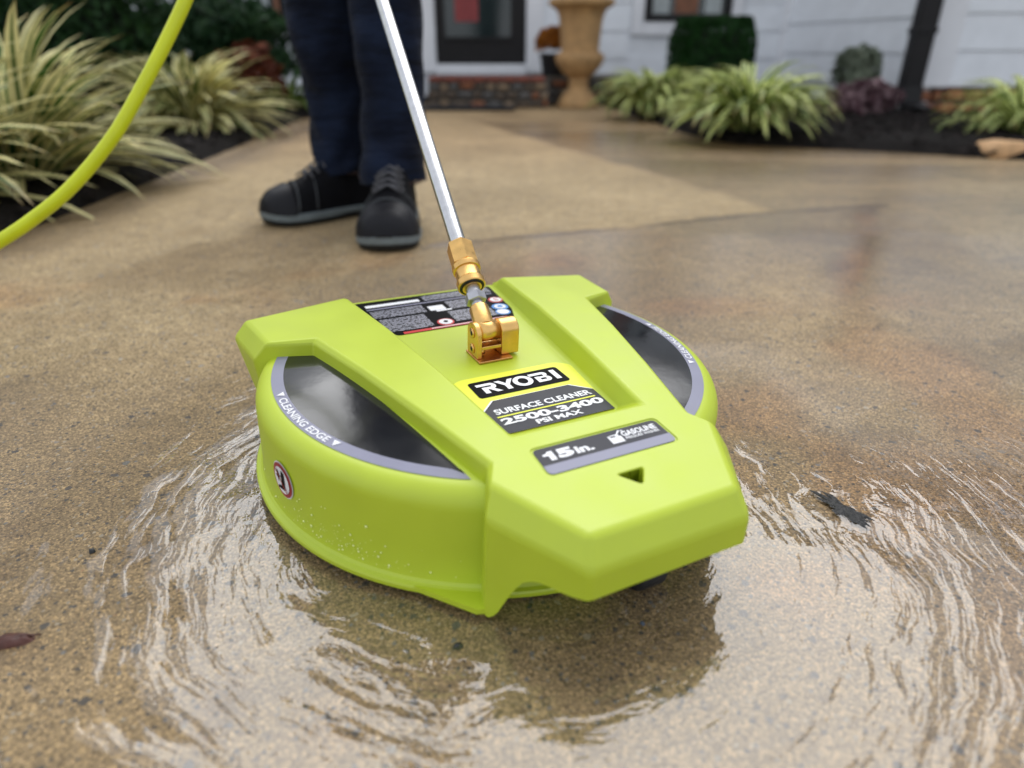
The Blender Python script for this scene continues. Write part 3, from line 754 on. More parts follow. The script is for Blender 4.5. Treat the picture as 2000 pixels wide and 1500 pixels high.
BROAD = foliage_mat('broad_leaf', (.010, .035, .014), (.035, .080, .028))
REDLEAF = foliage_mat('red_leaf', (.06, .015, .008), (.19, .055, .025))
GREYL = foliage_mat('grey_leaf', (.10, .125, .085), (.22, .25, .18))
PURP = foliage_mat('purple_leaf', (.06, .022, .032), (.30, .20, .21))
RUSTF = foliage_mat('rust_flower', (.25, .08, .012), (.46, .17, .02))
STEM = mat('stem', (.06, .045, .03), .9)
POT = mat('black_pot', (.012, .012, .013), .5)

def cube_pt(w, d, z0, z1):
    def f(r_):
        side = r_.randrange(6); u, v = r_.uniform(-1, 1), r_.uniform(-1, 1); k = r_.uniform(.80, 1.09)
        p = [(k, u, v), (-k, u, v), (u, k, v), (u, -k, v), (u, v, k), (u, v, k)][side]
        nn = [(1, 0, 0), (-1, 0, 0), (0, 1, 0), (0, -1, 0), (0, 0, 1), (0, 0, 1)][side]
        rr = max(0, math.hypot(p[0], p[1]) - 1.08) * .6 + max(0, max(abs(p[0]), abs(p[1])) + p[2] - 1.6) * .35
        return ((p[0] * (1 - rr) * w, p[1] * (1 - rr) * d, z0 + (p[2] * .5 + .5) * (z1 - z0)), nn)
    return f
def blob_pt(rx, ry, rz, cz, lump=0, seed=0, inner=.55):
    rr = random.Random(seed); cs = [Vector((rr.gauss(0, 1), rr.gauss(0, 1), rr.gauss(0, .8))).normalized() for _ in range(9)]
    def f(r_):
        d = Vector((r_.gauss(0, 1), r_.gauss(0, 1), r_.gauss(0, 1))).normalized()
        if d.z < -.4: d.z *= -1
        k = 1 + lump * (max(d.dot(c) for c in cs) - .75) * 2
        k *= r_.uniform(inner, 1) ** .5
        return ((d.x * rx * k, d.y * ry * k, cz + d.z * rz * k), d)
    return f
bx = thing('boxwood_shrub', 'square clipped dark boxwood shrub below the right window', 'shrub', (1.19, 4.45, .02))
ob('foliage', leaf_cloud(9000, cube_pt(.232, .232, .06, .475), .013, 3), BOXW, bx)
ob('trunk', tube([(0, 0, -.02), (.01, 0, .12), (0, .01, .3)], [.022, .02, .012], 8, 'trunk'), STEM, bx)
ob('inner_core', box_mesh(-.19, .19, -.19, .19, .09, .42, .06, 3), mat('dark_twigs', (.008, .013, .006), 1), bx)  # solid dark block filling the shrub behind its leaves
hg = thing('evergreen_hedge', 'dark evergreen hedge at the top left behind the big grass clump', 'hedge', (-2.10, 3.45, .02))
ob('foliage', leaf_cloud(14000, blob_pt(.50, .45, .62, .42, .25, 4), .020, 5), HEDGE, hg)
ob('trunk', tube([(0, 0, -.02), (.02, 0, .2), (0, .01, .7)], [.04, .03, .02], 8, 'trunk'), STEM, hg)
ob('inner_core', lathe([(0, .0), (.28, .1), (.34, .4), (.28, .72), (0, .85)], 16, 'inner_core'), mat('dark_core_b', (.006, .012, .005), 1), hg)  # closed dark core inside the hedge leaves
bl = thing('broadleaf_shrub', 'low broad-leaved dark green shrub behind the middle left grass', 'shrub', (-1.72, 4.3, .02))
ob('foliage', leaf_cloud(2600, blob_pt(.50, .35, .28, .30, .4, 8, .3), .045, 6, asp=.42), BROAD, bl)
ob('stem', tube([(0, 0, -.02), (.02, 0, .15), (.05, .01, .3)], [.02, .015, .01], 8, 'stem'), STEM, bl)
hl = thing('red_leaf_plant', 'reddish-brown leafy plant beside the broad-leaved shrub', 'plant', (-1.44, 4.05, .02))
ob('foliage', leaf_cloud(420, blob_pt(.17, .15, .17, .18, .3, 18, .3), .035, 16, asp=.6), REDLEAF, hl)
ob('stem', tube([(0, 0, -.02), (.01, 0, .1), (.02, .01, .2)], [.012, .01, .006], 8, 'stem'), STEM, hl)
gl_ = thing('grey_leaf_plant', 'grey-green leafy plant against the siding left of the downspout', 'plant', (1.93, 4.12, .02))
ob('foliage', leaf_cloud(900, blob_pt(.13, .12, .13, .20, .3, 28, .3), .022, 26, asp=.6), GREYL, gl_)
ob('stem', tube([(0, 0, -.02), (.01, 0, .1), (.0, .01, .22)], [.012, .01, .006], 8, 'stem'), STEM, gl_)
pl_ = thing('purple_leaf_plant', 'low pink-purple rosette plant at the foot of the grey-leaved plant', 'plant', (1.87, 3.88, .02))
ob('foliage', leaf_cloud(420, blob_pt(.19, .13, .095, .07, .3, 38, .3), .038, 36, asp=.75), PURP, pl_)
ob('stem', tube([(0, 0, -.02), (.0, 0, .06), (.0, .01, .1)], [.014, .012, .008], 8, 'stem'), STEM, pl_)
mu_ = thing('potted_mum', 'rust-orange flowering plant in a black pot behind the urn', 'potted plant', (.30, 5.12, .0))
ob('pot', lathe([(0, .182), (.085, .182), (.09, .20), (.105, .30), (.112, .31), (.112, .325), (.1, .325), (.095, .31), (0, .305)], 28, 'pot'), POT, mu_)
ob('flowers', leaf_cloud(900, blob_pt(.13, .12, .10, .385, .2, 48, .4), .016, 46, asp=.8), RUSTF, mu_)
tag(ob('garden_stone', stone_piece(.15, .07, .11, 3), mat('tan_sandstone', (.62, .38, .19), .8, var=.2, vscale=20), None, (1.735, 2.47, .02), (0, 0, .1)),
    'flat tan stone on the mulch edge at the far right', 'stone')

# ------------------------------------------------------------------ person
def denim():
    m, n, l, b = nodes('dark_denim'); t = n.new('ShaderNodeTexCoord')
    z = n.new('ShaderNodeTexNoise'); z.inputs['Scale'].default_value = 9; z.inputs['Detail'].default_value = 5; l.new(t.outputs['Object'], z.inputs['Vector'])
    r = n.new('ShaderNodeValToRGB'); r.color_ramp.elements[0].position = .38; r.color_ramp.elements[0].color = (.004, .006, .014, 1); r.color_ramp.elements[1].position = .72; r.color_ramp.elements[1].color = (.012, .020, .045, 1)
    l.new(z.outputs['Fac'], r.inputs[0]); l.new(r.outputs[0], b.inputs['Base Color']); b.inputs['Roughness'].default_value = .85; b.inputs['Specular IOR Level'].default_value = .1
    mp = n.new('ShaderNodeMapping'); mp.inputs['Scale'].default_value = (9, 9, 34); l.new(t.outputs['Object'], mp.inputs[0])
    f = n.new('ShaderNodeTexNoise'); f.inputs['Scale'].default_value = 1; f.inputs['Detail'].default_value = 3; l.new(mp.outputs[0], f.inputs['Vector'])
    bu = n.new('ShaderNodeBump'); bu.inputs['Strength'].default_value = .9; bu.inputs['Distance'].default_value = .022; l.new(f.outputs['Fac'], bu.inputs['Height'])
    l.new(bu.outputs[0], b.inputs['Normal']); b.inputs['Sheen Weight'].default_value = .05
    return m
DENIM = denim()
LEATHER = mat('black_nubuck', (.0045, .0045, .006), .75, var=.25, vscale=60, bump=.3, bscale=400, bdist=.0006, spec=.12)
CAPR = mat('rubber_toe', (.006, .006, .009), .5, var=.15, vscale=60, spec=.25)
SOLE = mat('grey_midsole', (.15, .18, .19), .6, var=.15, vscale=60)
OUTS = mat('black_outsole', (.010, .010, .010), .8)
LACE = mat('charcoal_lace', (.085, .085, .095), .7)
SEAM = mat('grey_seam', (.055, .06, .065), .7)
HEMT = mat('rust_thread', (.035, .018, .016), .9)
JACKET = mat('dark_jacket', (.018, .02, .026), .8, var=.2, vscale=20)
SKIN = mat('skin', (.45, .27, .19), .5, var=.05)
HAIRM = mat('dark_hair', (.03, .02, .015), .7)
person = thing('person', 'person in dark jeans and black work boots holding the steel wand', 'person', (-.30, 1.50, 0))
PO = Vector((-.30, 1.50, 0))
def loft(rings, name, cap=True):
    n = len(rings[0]); vs_ = [v for r_ in rings for v in r_]; fs = []
    for i in range(len(rings) - 1):
        for k in range(n): fs.append((i * n + k, i * n + (k + 1) % n, (i + 1) * n + (k + 1) % n, (i + 1) * n + k))
    if cap: fs += [tuple(range(n - 1, -1, -1)), tuple(range((len(rings) - 1) * n, len(rings) * n))]
    return me(name, vs_, fs, True)
def ball(rx, ry, rz, name, n=20):
    return me(name, *(lambda V, F: (V, F))([(rx * math.sin(t) * math.cos(p), ry * math.sin(t) * math.sin(p), rz * math.cos(t)) for t in np.linspace(.02, math.pi - .02, 12) for p in np.linspace(0, 2 * math.pi, n, endpoint=False)],
              [(i * n + k, i * n + (k + 1) % n, (i + 1) * n + (k + 1) % n, (i + 1) * n + k) for i in range(11) for k in range(n)]), True)
def boot(parent, heel, toe, raise_toe=0):
    """heel and toe plan points in world; parts under parent"""
    h_, t_ = Vector((*heel, 0)), Vector((*toe, 0)); L = (t_ - h_).length; a = math.atan2((t_ - h_).y, (t_ - h_).x)
    rt = ob('boot', None, None, parent, h_ - PO, (0, 0, a))
    k = L / .30
    # plan half widths along the length, s = 0 heel .. 1 toe
    def hw(s):
        return 1.14 * k * np.interp(s, [0, .03, .1, .25, .4, .55, .72, .85, .94, .985, 1.0], [.012, .026, .036, .037, .038, .045, .052, .050, .038, .020, .006])
    def outline(grow=0, n=28):
        P = []
        S = [.5 - .5 * math.cos(math.pi * i / n) for i in range(n + 1)]
        for s in S: P.append((s * L, -hw(s) - grow))
        for s in S[::-1][1:-1]: P.append((s * L, hw(s) + grow))
        return P
    def slab(z0, z1, g0, g1, name, mtl, arch=0):
        rings = []
        for z, g_ in ((z0, g0 - .002), (z0 + .002, g0), (z1 - .002, g1), (z1, g1 - .002)):
            rings.append([(x_ + (g_ if x_ > L * .9 else 0), y_ * (1 + g_ / .045), z + (arch * math.exp(-((x_ / L - .38) / .10) ** 2) if z < z1 - .004 else 0) + .006 * max(0, x_ / L - .8) ** 2 * 25) for x_, y_ in outline()])
        o = ob(name, loft(rings, name), mtl, rt); sm(o, 40); return o
    slab(.0, .010 * k, -.003, -.001, 'outsole', OUTS, .006)
    slab(.010 * k, .026 * k, .001, .001, 'sole', SOLE, .004)
    # vamp and shaft: cross sections along the length
    rings = []
    N = 22
    top = lambda s: k * np.interp(s, [0, .02, .1, .28, .40, .5, .6, .7, .82, .92, .98, 1], [.06, .095, .125, .140, .138, .122, .103, .088, .078, .067, .050, .032])
    for i in range(26):
        s = i / 25; s = .5 - .5 * math.cos(math.pi * s); w = hw(s) * .97; ht = top(s); z0 = .022 * k + .006 * max(0, s - .8) ** 2 * 25
        ring = []
        for j in range(N):
            th = math.pi * 2 * j / N; c_, s_ = math.cos(th), math.sin(th)
            wy = w * (abs(c_) ** .75) * (1 if c_ > 0 else -1)
            zz = z0 + (ht - z0) * (abs(s_) ** .85) if s_ > 0 else z0
            wy *= (1 - .18 * max(0, s_)) if s > .5 else 1
            ring.append((s * L * .99 + .001, wy, zz))
        rings.append(ring)
    o = ob('upper', loft(rings, 'upper'), LEATHER, rt); sm(o, 60)
    # ankle shaft
    rings = []
    for i in range(9):
        t = i / 8; z = k * (.070 + t * .055); cx = k * (.074 - .004 * t); rx = k * np.interp(t, [0, .4, 1], [.066, .056, .052]); ry = k * np.interp(t, [0, .4, 1], [.040, .042, .043])
        rings.append([(cx + rx * math.cos(q) * (1 if math.cos(q) < 0 else 1.02), ry * math.sin(q), z + .0) for q in [2 * math.pi * j / 24 for j in range(24)]])
    o = ob('shaft', loft(rings, 'shaft'), LEATHER, rt); sm(o, 60)
    # toe cap, slightly proud of the upper
    rings = []
    for i in range(12):
        s = .80 + .205 * (1 - (1 - i / 11) ** 1.6); w = hw(min(s, .995)) * 1.0 + .0022; ht = top(min(s, 1)) + .003; z0 = .024 * k + .006 * max(0, s - .8) ** 2 * 25
        ring = []
        for j in range(N):
            th = math.pi * 2 * j / N; c_, s_ = math.cos(th), math.sin(th)
            wy = w * (abs(c_) ** .75) * (1 if c_ > 0 else -1) * (1 - .18 * max(0, s_))
            zz = z0 + (ht - z0) * (abs(s_) ** .8) if s_ > 0 else z0
            ring.append((s * L * .99 + .003, wy, zz))
        rings.append(ring)
    o = ob('toe_cap', loft(rings, 'toe_cap'), CAPR, rt); sm(o, 60)
    # welt strip behind the toe cap and the laces
    for s_, rr in ((.795, .0022), (.66, .0016)):
        ob('seam', tube([(s_ * L * .99 + .001 - .012 * math.sin(th), 1.03 * hw(s_) * math.cos(th) * (1 - .16 * math.sin(th)), .026 * k + (top(s_) - .022 * k) * math.sin(th) ** .9) for th in np.linspace(.05, math.pi - .05, 17)], rr, 6, 'seam'), SEAM, rt)
    for q, s in enumerate((.38, .43, .48, .53, .58, .63)):
        for sg in (-1, 1):
            ob('eyelet', ball(.0035 * k, .0035 * k, .0028 * k, 'eyelet', 8), LACE, rt, (s * L, sg * k * (.020 + .0015 * q), top(s) - .005))
    for q, s in enumerate((.38, .43, .48, .53, .58, .63)):
        z = top(s) + .002; w = k * (.017 + .002 * q)
        for sg in (-1, 1):
            ob('lace', tube([(s * L, -w * sg, z - .006), (s * L + .006, 0, z + .004), (s * L + .017, w * sg, z - .010)], .0024 * k, 6, 'lace'), LACE, rt)
    return rt
boot(person, (-.250, 1.510), (-.233, 1.203))
boot(person, (-.287, 1.605), (-.535, 1.428))

def trouser():
    """two legs and the seat as one lofted garment with folds"""
    vs_, fs = [], []
    def leg(path, radii, n=40):
        b0 = len(vs_); m = len(path)
        for i in range(m):
            (cx, cy, cz), (rx, ry) = path[i], radii[i]
            for k in range(n):
                q = 2 * math.pi * k / n
                f = 1 + .085 * math.sin(cz * 62 + 2.6 * math.sin(q * 2 + cx * 20) + 1.2 * math.sin(q * 3)) * math.exp(-max(0, cz - .1) / .16) + .045 * math.sin(cz * 28 + 3 * math.cos(q)) * (.3 + math.exp(-cz / .3)) + .05 * (math.sin(q * 3 + cz * 8))
                vs_.append((cx + rx * f * math.cos(q) - PO.x, cy + ry * f * math.sin(q) - PO.y - .010 * math.exp(-((cz - .12) / .03) ** 2) * max(0, -math.sin(q)), cz + .006 * math.sin(q * 2 + cx * 9) * (1 if i < 3 else 0)))
        for i in range(m - 1):
            for k in range(n): fs.append((b0 + i * n + k, b0 + i * n + (k + 1) % n, b0 + (i + 1) * n + (k + 1) % n, b0 + (i + 1) * n + k))
        return b0
    zs = [.098, .101] + [.106 + .0085 * i for i in range(30)] + [.36, .38, .40, .42, .45, .48, .52, .56, .60, .64, .72, .80, .86]
    P1 = [(np.interp(z, [.09, .25, .42, .86], [-.249, -.243, -.240, -.262]), np.interp(z, [.09, .25, .45, .86], [1.435, 1.465, 1.46, 1.55]), z) for z in zs]
    R1 = [(np.interp(z, [.09, .2, .3, .42, .5, .7, .86], [.066, .064, .065, .067, .072, .086, .098]), np.interp(z, [.09, .2, .42, .5, .86], [.082, .076, .078, .085, .11])) for z in zs]
    P2 = [(np.interp(z, [.09, .25, .42, .86], [-.372, -.378, -.383, -.395]), np.interp(z, [.09, .25, .45, .86], [1.575, 1.59, 1.57, 1.57]), z) for z in zs]
    R2 = [(np.interp(z, [.09, .2, .3, .42, .5, .7, .86], [.071, .074, .077, .082, .080, .090, .098]), np.interp(z, [.09, .2, .42, .5, .86], [.08, .078, .078, .085, .11])) for z in zs]
    leg(P1, R1); leg(P2, R2)
    hips = [((-.328, 1.56, z), (rx, ry)) for z, rx, ry in ((.80, .155, .105), (.84, .168, .116), (.92, .172, .12), (1.0, .165, .115), (1.04, .160, .112))]
    leg([h_[0] for h_ in hips], [h_[1] for h_ in hips])
    m = me('trousers', vs_, fs, True)
    return m
tr_ = ob('trousers', trouser(), DENIM, person)
for (cx, cy, rx, ry) in ((-.249, 1.435, .0675, .083), (-.372, 1.575, .0735, .083)):
    ob('hem', tube([(cx + rx * 1.0 * math.cos(q) - PO.x, cy + ry * 1.0 * math.sin(q) - PO.y, .101 + .005 * math.sin(q * 2)) for q in np.linspace(0, 2 * math.pi, 25)], .0028, 6, 'hem', cap=False), HEMT, tr_)

def body_mesh():
    """head, neck, torso, arms and fists grown as one skin over a stick figure; arms reach down to the wand"""
    J = {'pelvis': (-.328, 1.56, 1.0, .13), 'waist': (-.325, 1.565, 1.13, .125), 'chest': (-.31, 1.53, 1.36, .15), 'neck0': (-.30, 1.50, 1.53, .065), 'neck': (-.295, 1.475, 1.60, .055), 'head': (-.29, 1.44, 1.70, .085), 'crown': (-.29, 1.44, 1.80, .06),
         'shl': (-.13, 1.50, 1.46, .062), 'ell': (-.07, 1.44, 1.16, .045), 'wrl': (-.235, 1.26, .99, .030), 'hal': (-.27, 1.22, .95, .035),
         'shr': (-.49, 1.52, 1.46, .062), 'elr': (-.55, 1.49, 1.16, .045), 'wrr': (-.40, 1.38, .98, .030), 'har': (-.35, 1.36, .95, .035)}
    E_ = [('pelvis', 'waist'), ('waist', 'chest'), ('chest', 'neck0'), ('neck0', 'neck'), ('neck', 'head'), ('head', 'crown'), ('chest', 'shl'), ('shl', 'ell'), ('ell', 'wrl'), ('wrl', 'hal'), ('chest', 'shr'), ('shr', 'elr'), ('elr', 'wrr'), ('wrr', 'har')]
    names = list(J); ix = {k: i for i, k in enumerate(names)}
    m = bpy.data.meshes.new('body'); m.from_pydata([Vector(J[k][:3]) - PO for k in names], [(ix[a], ix[b]) for a, b in E_], []); m.update()
    o = ob('body', m, JACKET, person)
    md = o.modifiers.new('Skin', 'SKIN'); md.use_smooth_shade = True
    sk = m.skin_vertices[0].data if m.skin_vertices else None
    if sk is None:
        bpy.context.view_layer.objects.active = o
        bpy.ops.object.select_all(action='DESELECT'); o.select_set(True)
        bpy.ops.mesh.customdata_skin_add(); sk = m.skin_vertices[0].data
    for i, k in enumerate(names):
        sk[i].radius = (J[k][3], J[k][3] * (.8 if k in ('pelvis', 'waist', 'chest') else 1)); sk[i].use_root = k == 'pelvis'
    s_ = o.modifiers.new('Subdivision', 'SUBSURF'); s_.levels = 2; s_.render_levels = 2
    return o
body_mesh()
ob('face', ball(.078, .095, .118, 'face'), SKIN, person, Vector((-.29, 1.425, 1.70)) - PO)
ob('hair', ball(.083, .10, .09, 'hair'), HAIRM, person, Vector((-.29, 1.45, 1.755)) - PO)
# hands: palm and five curled fingers on each, closed on the wand grip
def hand(c, axis, parent, flip):
    c, axis = Vector(c), Vector(axis).normalized(); o1 = axis.orthogonal().normalized(); o2 = axis.cross(o1)
    rt = ob('hand', ball(.03, .045, .04, 'hand'), SKIN, parent, c + o1 * .035 - PO)
    for q in range(4):
        p0 = axis * (-.033 + .022 * q)
        pts = [p0 + (o1 * math.cos(t) + o2 * math.sin(t) * flip) * .026 - o1 * .035 for t in np.linspace(.3, 4.0 - .15 * abs(q - 1.5), 8)]
        ob('finger', tube(pts, [.0095, .0095, .009, .009, .0085, .008, .0075, .005], 8, 'finger'), SKIN, rt)
    pts = [axis * .03 - o1 * .01, axis * .045 - o1 * .03 - o2 * .022 * flip, axis * .03 - o1 * .055 - o2 * .02 * flip, axis * .01 - o1 * .062 - o2 * .004 * flip]
    ob('thumb', tube(pts, [.011, .011, .010, .006], 8, 'thumb'), SKIN, rt)

# ------------------------------------------------------------------ the surface cleaner
DEV = Vector((-.0224, .5411, 0))
cleaner = thing('surface_cleaner', 'lime green pressure-washer surface cleaner with black side decals on the wet concrete', 'surface cleaner', DEV, (.0313, .0218, R(27.098)))
ZD = .0913                       # top of the round housing
zdisc = lambda r_: .0997 - .2528 * r_ * r_
prof = [(r_, zdisc(r_)) for r_ in (.04, .07, .09, .10, .11, .12, .13, .14, .15, .16, .17, .1835)]
for k in range(1, 9):
    t = k / 8 * math.pi / 2
    prof.append((.1835 + .0155 * math.sin(t), zdisc(.1835 + .0155 * .35 * math.sin(t)) - .0165 * (1 - math.cos(t))))
prof += [(.1995, .045), (.2002, .022), (.2012, .0175), (.2030, .0155), (.2060, .0145), (.2068, .0130), (.2066, .0098), (.2050, .0088), (.1985, .0095), (.1968, .014), (.1955, .060), (.188, .082), (.15, .088), (0, .088)]
hm = lathe(prof, 160, 'housing')
bm = bmesh.new(); bm.from_mesh(hm)
cut = []
for f_ in bm.faces:
    c_ = f_.calc_center_median()                     # the crown is open under the A-shaped cover
    if c_.z > .0875 and abs(c_.x) < .0789 + (c_.y + .169) * .254 - .014 and math.hypot(c_.x, c_.y) < .183: cut.append(f_)
    elif c_.z > .03 and c_.y > .14 and abs(c_.x) < .086: cut.append(f_)
bmesh.ops.delete(bm, geom=cut, context='FACES'); bm.to_mesh(hm); bm.free()
housing = ob('housing', hm, LIME, cleaner); sm(housing, 28)

zn = lambda x, y: .1085 + .0937 * (y + .142)
crown = lambda x, y: .1137 - .24 * (x * x + y * y)
def build_cover():
    bm = bmesh.new(); D = {}
    def add(k, x, y, z):
        D[k + 'R'] = bm.verts.new((x, y, z)); D[k + 'L'] = bm.verts.new((-x, y, z))
    P5, P4, PI, P1 = Vector((.0789, -.169)), Vector((.1373, .0609)), Vector((.0545, -.1480)), Vector((.0872, .1572))
    add('P7', .0555, -.2466, zn(0, -.2466)); add('P6', .0883, -.1862, zn(0, -.1862)); add('P5', *P5, zn(0, P5.y)); add('PI', *PI, zn(0, PI.y))
    oc = [P5.lerp(P4, i / 3) for i in range(4)]; ic = [PI.lerp(P1, i / 3) for i in range(4)]
    for i in (1, 2): add('O%d' % i, *oc[i], crown(*oc[i])); add('N%d' % i, *ic[i], crown(*ic[i]))
    add('P4', *P4, crown(*P4)); add('P1', *P1, crown(*P1)); add('P3', .1764, .0759, crown(.1764, .0759)); add('P2', .1857, .1474, crown(.1857, .1474))
    add('B9', .0602, -.2579, .0808); add('B8', .0972, -.1967, .0862)
    add('C6', *Vector((.0883, -.1862, zn(0, -.1862))).lerp(Vector((.0972, -.1967, .0862)), .22))
    add('B5', .0822, -.1668, .1025)
    for i in (1, 2): add('BO%d' % i, oc[i].x + .0036, oc[i].y + .0008, crown(*oc[i]) - .0036)
    add('B4', .1408, .0585, .1045)
    add('C3', *Vector((.1764, .0759, crown(.1764, .0759))).lerp(Vector((.1893, .0822, .0875)), .22))
    add('B3', .1893, .0822, .0875); add('B2', .1978, .1535, .0827); add('B1', .0872, .1700, .0935)
    add('W5', .0850, -.1655, .086); add('W5g', .0850, -.1655, .010)
    for i in (1, 2): add('WO%d' % i, oc[i].x + .0060, oc[i].y + .001, .086)
    add('W4', .1432, .0565, .086); add('W3', .182, .0775, .020); add('W2', .184, .1440, .018); add('W1', .0872, .1715, .018)
    add('G0', .0480, -.1265, .0925)
    for i in (1, 2): add('G%d' % i, ic[i].x - .0072, ic[i].y, .0925)
    add('G3', .0800, .1600, .0925); add('G4', .0800, .1745, .0922); add('G5', .0800, .1795, .0885); add('G6', .0800, .1815, .018)
    leg = [(1.0, .012), (.975, .0092), (.94, .0088), (.89, .012), (.84, .0175), (.735, .035), (.66, .0455), (.60, .0520), (.53, .0558), (.45, .0580), (.36, .0587), (.265, .0582), (.145, .0588), (.04, .0604)]
    A, B = Vector((.0602, -.2579)), Vector((.0972, -.1967))
    for i, (t, z) in enumerate(leg): q = A.lerp(B, t); add('H%d' % i, q.x, q.y, z)
    add('F9', .0602, -.2579, .0607)
    def f(*ks):
        bm.faces.new([D[k + 'R'] for k in ks]); bm.faces.new([D[k + 'L'] for k in ks][::-1])
    f('PI', 'P5', 'O1', 'N1'); f('N1', 'O1', 'O2', 'N2'); f('N2', 'O2', 'P4', 'P1'); f('P1', 'P4', 'P3', 'P2')
    f('P6', 'C6', 'B5', 'P5'); f('P5', 'B5', 'BO1', 'O1'); f('O1', 'BO1', 'BO2', 'O2'); f('O2', 'BO2', 'B4', 'P4'); f('P4', 'B4', 'C3', 'P3')
    f('P3', 'C3', 'B3', 'B2', 'P2'); f('P2', 'B2', 'B1', 'P1'); f('P7', 'B9', 'B8', 'C6', 'P6')
    f('B5', 'W5', 'WO1', 'BO1'); f('BO1', 'WO1', 'WO2', 'BO2'); f('BO2', 'WO2', 'W4', 'B4'); f('B4', 'W4', 'W3', 'B3', 'C3')
    f('B3', 'W3', 'W2', 'B2'); f('B2', 'W2', 'W1', 'B1')
    f('B8', 'H0', 'W5g', 'W5', 'B5', 'C6')
    f('B8', 'B9', 'F9', *['H%d' % i for i in range(len(leg) - 1, -1, -1)])
    # recess: inner walls, rear ends, floor
    f('G0', 'PI', 'N1', 'G1'); f('G1', 'N1', 'N2', 'G2'); f('G2', 'N2', 'P1', 'G3'); f('G3', 'P1', 'B1', 'G4'); f('G4', 'B1', 'W1', 'G6', 'G5')
    def x(a, b):
        bm.faces.new([D[a + 'R'], D[b + 'R'], D[b + 'L'], D[a + 'L']])
    x('G0', 'G1'); x('G1', 'G2'); x('G2', 'G3'); x('G3', 'G4'); x('G4', 'G5'); x('G5', 'G6'); x('PI', 'G0')
    bm.faces.new([D['P7L'], D['B9L'], D['B9R'], D['P7R']]); bm.faces.new([D['B9L'], D['F9L'], D['F9R'], D['B9R']])
    # nose top with the shallow label pocket and the arrow-shaped hole
    ring = [D[k] for k in ('P7L', 'P7R', 'P6R', 'P5R', 'PIR', 'PIL', 'P5L', 'P6L')]
    edges = []
    for a, b in zip(ring, ring[1:] + ring[:1]):
        edges.append(bm.edges.get((a, b)) or bm.edges.new((a, b)))
    holes = []
    pocket = round_rect([(-.0518, -.1937), (.0518, -.1937), (.0512, -.1652), (-.0512, -.1652)], .0045, 5)
    arrow = round_rect([(0, -.2215), (.0105, -.2075), (-.0105, -.2075)], .0028, 4)
    for loop in (pocket, arrow):
        vv = [bm.verts.new((px, py, zn(px, py))) for px, py in loop]; holes.append(vv)
        edges += [bm.edges.new((a, b)) for a, b in zip(vv, vv[1:] + vv[:1])]
    bmesh.ops.triangle_fill(bm, edges=edges, use_beauty=True)
    pv = [bm.verts.new((v.co.x, v.co.y, v.co.z - .0011)) for v in holes[0]]
    for k in range(len(pv)):
        j = (k + 1) % len(pv); bm.faces.new((holes[0][k], holes[0][j], pv[j], pv[k]))
    bm.faces.new(pv)
    av = [bm.verts.new((v.co.x * .93, -.212 + (v.co.y + .212) * .93, v.co.z - .022)) for v in holes[1]]
    for k in range(len(av)):
        j = (k + 1) % len(av); bm.faces.new((holes[1][k], holes[1][j], av[j], av[k]))
    NAME = {v: k[:-1] for k, v in D.items()}
    NOSE = {'P7', 'P6', 'B9', 'B8'}; THIN = {'P5', 'O1', 'O2', 'P4', 'B5', 'BO1', 'BO2', 'B4', 'C3', 'C6'}
    lay = bm.edges.layers.float.new('bevel_weight_edge')
    bmesh.ops.recalc_face_normals(bm, faces=bm.faces[:])
    for e in bm.edges:
        if len(e.link_faces) != 2 or e.calc_face_angle(0) < R(18): continue
        ks = {NAME.get(v) for v in e.verts}
        if None in ks: w = .0007 if all(abs(v.co.x) > .011 or v.co.y > -.2 for v in e.verts) else .0012
        elif ks <= NOSE: w = .0042
        elif ks & THIN: w = .0017
        else: w = .0035
        e[lay] = w / .0065
    # make sure the top looks up
    top = max(bm.faces, key=lambda q: q.calc_center_median().z)
    if top.normal.z < 0: bmesh.ops.reverse_faces(bm, faces=bm.faces[:])
    return bm_mesh(bm, 'cover')
cover = ob('cover', build_cover(), LIME, cleaner); bevel(cover, .0065, 4, 22)
cover.modifiers['Bevel'].limit_method = 'WEIGHT'; cover.modifiers['Bevel'].use_clamp_overlap = False
# small gusset where the skirt widens into the front legs
for sg in (1, -1):
    pts = [(sg * .0985, -.180, .0125), (sg * .1010, -.1955, .0115), (sg * .0960, -.2005, .0115), (sg * .085, -.165, .0125), (sg * .128, -.158, .0125)]
    up = [(a * 1.0, b, c + .0028) for a, b, c in pts]
    n5 = 5
    q = [(sg * .131, -.1595, 0), (sg * .1015, -.1965, 0), (sg * .094, -.199, 0), (sg * .085, -.16, 0)]
    vs_ = [(a, b, .0105) for a, b, _ in q] + [(a, b, .0148) for a, b, _ in q]
    fs = [(0, 3, 2, 1), (4, 5, 6, 7), (0, 1, 5, 4), (1, 2, 6, 5), (2, 3, 7, 6), (3, 0, 4, 7)]
    if sg < 0: fs = [t[::-1] for t in fs]
    ob('skirt_gusset', me('skirt_gusset', vs_, fs), LIME, cleaner)
# caster under the nose
cas = ob('caster', None, None, cleaner, (.016, -.214, .0))
ob('wheel', tube([(-.011, 0, .0235), (-.009, 0, .0235), (.009, 0, .0235), (.011, 0, .0235)], [.015, .017, .017, .015], 20, 'wheel'), RUBBER, cas)
ob('fork', box_mesh(.014, .019, -.010, .012, .02, .085, .003), ZINC, cas); ob('fork', box_mesh(-.019, -.014, -.010, .012, .02, .085, .003), ZINC, cas)

